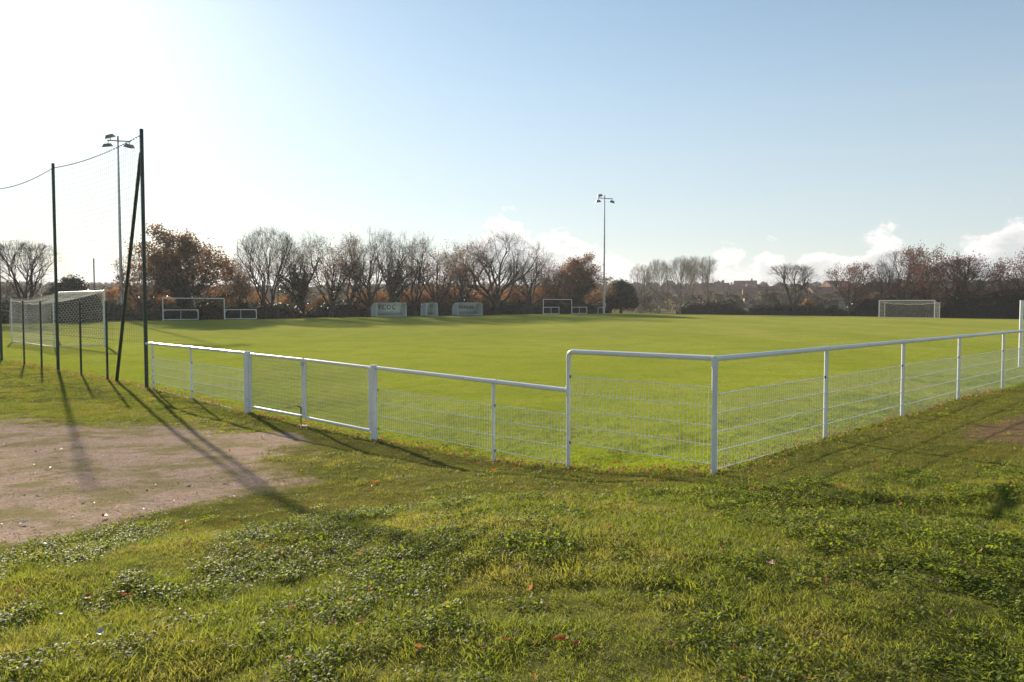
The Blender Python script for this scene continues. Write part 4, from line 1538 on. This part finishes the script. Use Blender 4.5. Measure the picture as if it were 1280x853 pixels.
def blob_plant(name, key_mat, blobs, n, size, seed, loc, label, cat, group=None, trunk=None, core=True, rz=0):
    g = empty(name, loc, rz, label, cat, group)
    V, F = leaf_cloud(blobs, n, size, seed)
    np_obj('crown' if cat == 'tree' else 'foliage', V, F, M[key_mat], g)
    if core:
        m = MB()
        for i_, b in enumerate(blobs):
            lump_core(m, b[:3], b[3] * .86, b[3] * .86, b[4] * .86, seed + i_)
        m.obj('light_block_core', M['core'], g)  # solid dark lumps added so no light passes the leaf cloud
    if trunk:
        MB().tube([(0, 0, -.3), (0, 0, trunk * .5), (.1, 0, trunk)], [.25, .2, .12], 8).obj('trunk', M['bark'], g, True)
    return g


x_, y_ = on_left(776, 2)
blob_plant('holm_oak', 'evergreen', [(0, 0, 3.1, 2.2, 2.2), (-1.0, 0, 2.3, 1.8, 1.7), (1.1, 0, 2.2, 1.7, 1.6), (0, .6, 4.3, 1.5, 1.3), (-.6, -.5, 4.0, 1.4, 1.3), (1.0, -.2, 3.7, 1.3, 1.2), (-1.9, 0, 1.6, 1.0, 1.2), (2.0, 0, 1.9, .9, 1.1)], 9000, .22, 5, (x_, y_, gz1(x_, y_)),
           'dark rounded evergreen right of the distant floodlight mast', 'tree', None, 3)
x_, y_ = on_left(88, 4)
blob_plant('evergreen_bush', 'evergreen', [(0, 0, 1.9, 1.7, 1.7), (-1.3, 0, 1.6, 1.2, 1.5), (1.4, 0, 1.5, 1.3, 1.3), (.3, 0, 3.1, 1.2, 1.2), (2.4, .2, 1.0, 1.0, 1.1), (-.7, 0, 2.7, 1.1, 1.1)], 7000, .2, 6, (x_, y_, gz1(x_, y_)),
           'dark evergreen bush behind the near goal', 'bush', None, 2)


def hedge(p0, p1, h, wd, seed, label, mat='evergreen', name='hedge', dens=260, size=.17, rough=.25):
    L = math.hypot(p1[0] - p0[0], p1[1] - p0[1])
    ang = math.atan2(p1[1] - p0[1], p1[0] - p0[0])
    g = empty(name, (p0[0], p0[1], 0), ang, label, 'hedge' if 'hedge' in name else 'scrub', 'hedges round the far side')
    r = np.random.default_rng(seed)
    n = int(L * dens * (h + wd) / 3)
    u = r.random(n) * L
    taper = lambda q: .35 + .65 * sst(np.minimum(q, L - q), 0, 2.6)
    hh = h * (1 - rough + 2 * rough * fbm(u * 1.0, u * 0 + seed, .55, 4, seed)) * taper(u)
    face = r.random(n)
    yv = np.where(face < .5, -wd / 2 * (1 + .25 * r.normal(0, 1, n) * .5), (r.random(n) - .5) * wd)
    yv += (fbm(u, u * 0, 1.0, 2, seed + 3) - .5) * .5
    zv = np.where(face < .5, r.random(n) * hh, hh + r.normal(0, .09, n))
    yv = np.where(zv > hh * .75, yv * .8, yv)
    wx = p0[0] + u * math.cos(ang) - yv * math.sin(ang)
    wy = p0[1] + u * math.sin(ang) + yv * math.cos(ang)
    c = np.stack([u, yv, zv + gz(wx, wy)], 1)
    V, F = cards(c, size, r)
    np_obj('foliage', V, F, M[mat], g)
    if name == 'scrub_belt':
        return g
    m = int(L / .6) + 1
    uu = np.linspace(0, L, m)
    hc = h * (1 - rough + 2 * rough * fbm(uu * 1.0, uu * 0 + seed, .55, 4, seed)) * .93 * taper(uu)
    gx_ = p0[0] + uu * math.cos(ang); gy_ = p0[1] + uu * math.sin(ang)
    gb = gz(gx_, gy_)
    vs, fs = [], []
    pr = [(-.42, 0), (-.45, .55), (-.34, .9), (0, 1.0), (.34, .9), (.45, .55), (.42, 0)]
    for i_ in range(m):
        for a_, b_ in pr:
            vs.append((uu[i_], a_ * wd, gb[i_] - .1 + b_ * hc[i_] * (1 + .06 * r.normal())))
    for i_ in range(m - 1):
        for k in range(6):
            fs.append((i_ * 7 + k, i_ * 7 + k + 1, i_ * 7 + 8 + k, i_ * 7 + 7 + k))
    MB().add(vs, fs).obj('light_block_core', M['core'], g)  # added dark solid that stops light coming through the hedge
    return g


hedge(on_left(-80, 4), on_left(175, 4), 1.7, 1.6, 31, 'dark hedge behind the near goal')
hedge(on_left(175, 1), on_left(378, 1), 1.55, 1.5, 32, 'dark clipped hedge behind the left folding goal', dens=300)
hedge(on_left(385, 3), on_left(462, 3), 1.7, 1.5, 33, 'low dark hedge left of the dugouts', rough=.5)
hedge(on_left(500, 3), on_left(760, 4), 1.5, 1.4, 34, 'low dark undergrowth hedge behind the dugouts and folding goal', rough=.6)
hedge(on_left(846, 3), on_right(930, 0), 2.1, 2.0, 35, 'dark hedge under the poplars and below the roofs', rough=.45)
hedge(on_right(930, 0), on_right(1060, 0), 1.7, 1.8, 36, 'dark low hedge below the spreading bare oak', rough=.4)
hedge(on_right(1060, 2), on_right(1175, 2), 2.6, 2.0, 37, 'dark hedge behind the far goal', rough=.4)
hedge(on_right(1175, 0), on_right(1400, 0), 3.6, 2.4, 38, 'tall dark hedge at the right end of the pitch', rough=.3)
hedge(on_left(330, 14), on_left(800, 16), 2.9, 3.0, 39, 'grey winter scrub behind the left tree row', 'scrub', 'scrub_belt', 50, .30, .6)
hedge(on_left(-80, 16), on_left(330, 16), 3.0, 3.0, 40, 'grey winter scrub behind the near goal and the rust-leaved oak', 'scrub', 'scrub_belt', 50, .30, .6)
hedge(on_left(790, 12), on_left(905, 10), 3.6, 3.0, 42, 'pale winter scrub around the poplar stems', 'scrub', 'scrub_belt', 120, .28, .5)

hedge(on_right(885, 14), on_right(1075, 14), 3.4, 3.5, 43, 'winter scrub below the village roofs', 'scrub', 'scrub_belt', 110, .28, .6)
hedge(on_right(1075, 8), on_right(1300, 8), 4.0, 3.5, 44, 'dusky scrub behind the far goal and the russet trees', 'scrub', 'scrub_belt', 110, .28, .5)

# autumn shrubs
_shr = []
for q in range(3):
    r = random.Random(100 + q)
    blobs = [(r.uniform(-1.3, 1.3), r.uniform(-.6, .6), r.uniform(.8, 2.4), r.uniform(.7, 1.2), r.uniform(.7, 1.1)) for _ in range(7)]
    V, F = leaf_cloud(blobs, 2600, .19, 200 + q)
    fo = np_obj('foliage', V, F, M['orange_leaf'], link=False)
    segs = []
    for _ in range(16):
        a_ = r.uniform(0, 6.28); l_ = r.uniform(1.2, 2.8)
        segs.append((0, 0, -.1, math.cos(a_) * l_ * .45, math.sin(a_) * l_ * .3, l_, .03, .012))
    V, F = tube_batch(segs, 4)
    _shr.append((fo, np_obj('stems', V, F, M['bark'], link=False)))
spots = [(288, 3.2, 'beneath the thin sparse-leaved tree'), (316, 3.0, 'between the thin tree and the twin-stemmed tree'), (360, 2.8, 'right of the twin-stemmed tree'), (395, 2.6, 'between the first two ivy-clad trees'),
         (452, 3.4, 'at the left end of the lettered dugout'), (478, 3.4, 'behind the left half of the lettered dugout'), (505, 3.8, 'behind the right end of the lettered dugout'), (530, 4.2, 'behind the short dugout'), (552, 4.2, 'right of the short dugout'),
         (578, 4.2, 'behind the middle of the right dugout'), (600, 3.8, 'left of the broadest oak trunk'), (640, 4.4, 'right of the broadest oak trunk'), (665, 4.2, 'under the dark bare tree'), (695, 4.6, 'behind the right folding goal'), (745, 4.0, 'left of the distant floodlight mast'),
         (170, 3.4, 'left of the rust-leaved oak'), (200, 3.2, 'at the foot of the rust-leaved oak'), (1080, 3.4, 'left of the far goal'), (1110, 3.6, 'behind the left part of the far goal'), (1150, 3.6, 'behind the right part of the far goal'), (1010, 3.0, 'right of the spreading bare oak'), (1255, 4.2, 'over the tall hedge at the right')]
for q, (px, H, w_) in enumerate(spots):
    x_, y_ = on_left(px, 9 if px < 440 else 7) if px < 800 else on_right(px, 6)
    g = empty('autumn_shrub', (x_, y_, gz1(x_, y_)), q * 1.3, 'orange-brown autumn shrub ' + w_, 'shrub', 'autumn shrubs under the trees')
    s = H / 3.2
    g.scale = (s * 1.25, s * 1.1, s)
    for p in _shr[q % 3]:
        c = p.copy(); COL.objects.link(c); c.parent = g

# far net poles
fp = [(119, 'L', 3, 'behind the near goal, against the glare'), (348, 'L', -2, 'beside the twin-stemmed bare tree'), (471, 'L', -1.5, 'at the left end of the lettered dugout'), (574, 'L', -1.5, 'at the right dugout'),
      (805, 'L', -2, 'left of the poplars'), (834, 'L', -2, 'among the poplars'), (958, 'R', -2, 'left of the low spreading oak'), (1009, 'R', -2, 'right of the low spreading oak'), (1121, 'R', -2, 'behind the far goal')]
for px, side, ex, w_ in fp:
    x_, y_ = on_left(px, ex) if side == 'L' else on_right(px, ex)
    z_ = gz1(x_, y_)
    o = MB().tube([(x_, y_, z_ - .2), (x_, y_, z_ + 5.9)], .055, 8).obj('net_pole', M['green_metal'], None, True)
    tag(o, 'slender dark net pole ' + w_, 'pole', 'far net poles')

# ------------------------------------------------------------------ far hill: wood and houses
r = np.random.default_rng(77)
n = 2600
az_ = (r.random(n) * 1.9 - .95)
ds = 190 + 520 * r.random(n) ** .8
x = ds * np.sin(az_); y = ds * np.cos(az_)
open_ = (np.abs(az_ - .32) < .15) & (ds > 240) & (ds < 430)
k = ~(open_ & (r.random(n) < .80))
x, y = x[k], y[k]
bl = [(0, 0, 3.4, 2.6, 2.6), (-1.4, .5, 2.6, 1.8, 1.8), (1.5, -.4, 2.8, 1.9, 1.9), (.2, 1, 4.9, 1.5, 1.5)]
V, F = leaf_cloud(bl, 1500, .65, 9)
ftree = np_obj('far_crown', V, F, M['far_leaf'], link=False)
scatter('far_wood', 'grey brown wood on the far hillside', ftree, x, y, .55 + .6 * r.random(len(x)), .05, -.6)


def make_house(L, D, H, RH):
    g = empty('house', (0, 0, 0))
    MB().box((0, 0, H / 2 - 1), (L, D, H + 2)).obj('wall', M['wall'], g)
    m = MB()
    e = .4
    v = [(-L / 2 - e, -D / 2 - e, H - .15), (L / 2 + e, -D / 2 - e, H - .15), (L / 2 + e, D / 2 + e, H - .15), (-L / 2 - e, D / 2 + e, H - .15), (-L / 2 - e, 0, H + RH), (L / 2 + e, 0, H + RH)]
    m.add(v, [(0, 1, 5, 4), (2, 3, 4, 5), (0, 4, 3), (1, 2, 5), (0, 3, 2, 1)])
    rf = m.obj('roof', M['roof'], g)
    MB().box((L * .3, .3, H + RH + .1), (.7, .7, 1.6)).obj('chimney', M['wall'], rf)
    for x_ in (-L * .3, 0, L * .3):
        MB().box((x_, -D / 2 - .02, H * .5), (1.1, .12, 1.3)).obj('window', M['glass'], g)
    return g


hs = [make_house(11, 8, 3.2, 2.6), make_house(15, 8, 3.0, 2.8), make_house(9, 8, 4.6, 2.6)]
hl = [(866, 300, 0, 'leftmost reddish-roofed house seen between the poplars'), (880, 330, 1, 'reddish roof just right of the poplars, lower row'), (893, 285, 2, 'second house right of the poplars'), (905, 350, 0, 'house in the middle of the far roofs'), (918, 300, 1, 'long roof in the far row, left of the hill trees'),
      (931, 370, 2, 'small far house near the skyline'), (884, 380, 0, 'house highest on the slope right of the poplars'), (962, 250, 1, 'pale roof just left of the spreading oak'), (975, 300, 0, 'house left behind the spreading oak'), (1020, 270, 1, 'long orange-brown roof right of the spreading oak'),
      (1035, 240, 0, 'nearest house beside the russet tree'), (1045, 320, 2, 'house above the hedge left of the russet tree'), (1085, 290, 1, 'roof glimpsed left of the far goal'), (410, 330, 1, 'house glimpsed behind the ivy-clad trees')]
for q, (px, dist, kd, lab) in enumerate(hl):
    o = hs[kd] if q in (0, 1, 2) and kd == q else copy_tree(hs[kd])
    a_ = math.atan((px - 640) / 1000)
    x_, y_ = dist * math.sin(a_), dist * math.cos(a_)
    o.location = (x_, y_, gz1(x_, y_) + .3)
    o.rotation_euler = (0, 0, random.uniform(-.5, .3))
    tag(o, lab, 'house', 'village houses beyond the pitch')
for kd, o in enumerate(hs):
    if 'category' not in o:
        a_ = math.atan((900 + 14 * kd - 640) / 1000)
        o.location = (260 * math.sin(a_), 260 * math.cos(a_), gz1(260 * math.sin(a_), 260 * math.cos(a_)))
        tag(o, ('low roof, front row of the far houses', 'long low roof, front row of the far houses', 'taller house, front row of the far houses')[kd], 'house', 'village houses beyond the pitch')


# ------------------------------------------------------------------ haze
hz_m = bpy.data.materials.new('thin_haze')
hz_m.use_nodes = True
t = NT(hz_m.node_tree)
pv = t.n('ShaderNodeVolumePrincipled')
pv.inputs['Color'].default_value = (0.93, 0.95, 1.0, 1)
pv.inputs['Density'].default_value = 0.00027
pv.inputs['Anisotropy'].default_value = 0.3
o_ = t.n('ShaderNodeOutputMaterial')
t.l(pv.outputs[0], o_.inputs['Volume'])
hzb = MB().box((0, 0, 24), (2700, 2700, 56)).obj('haze', hz_m)
tag(hzb, 'thin morning haze over the fields', None, None, 'stuff')
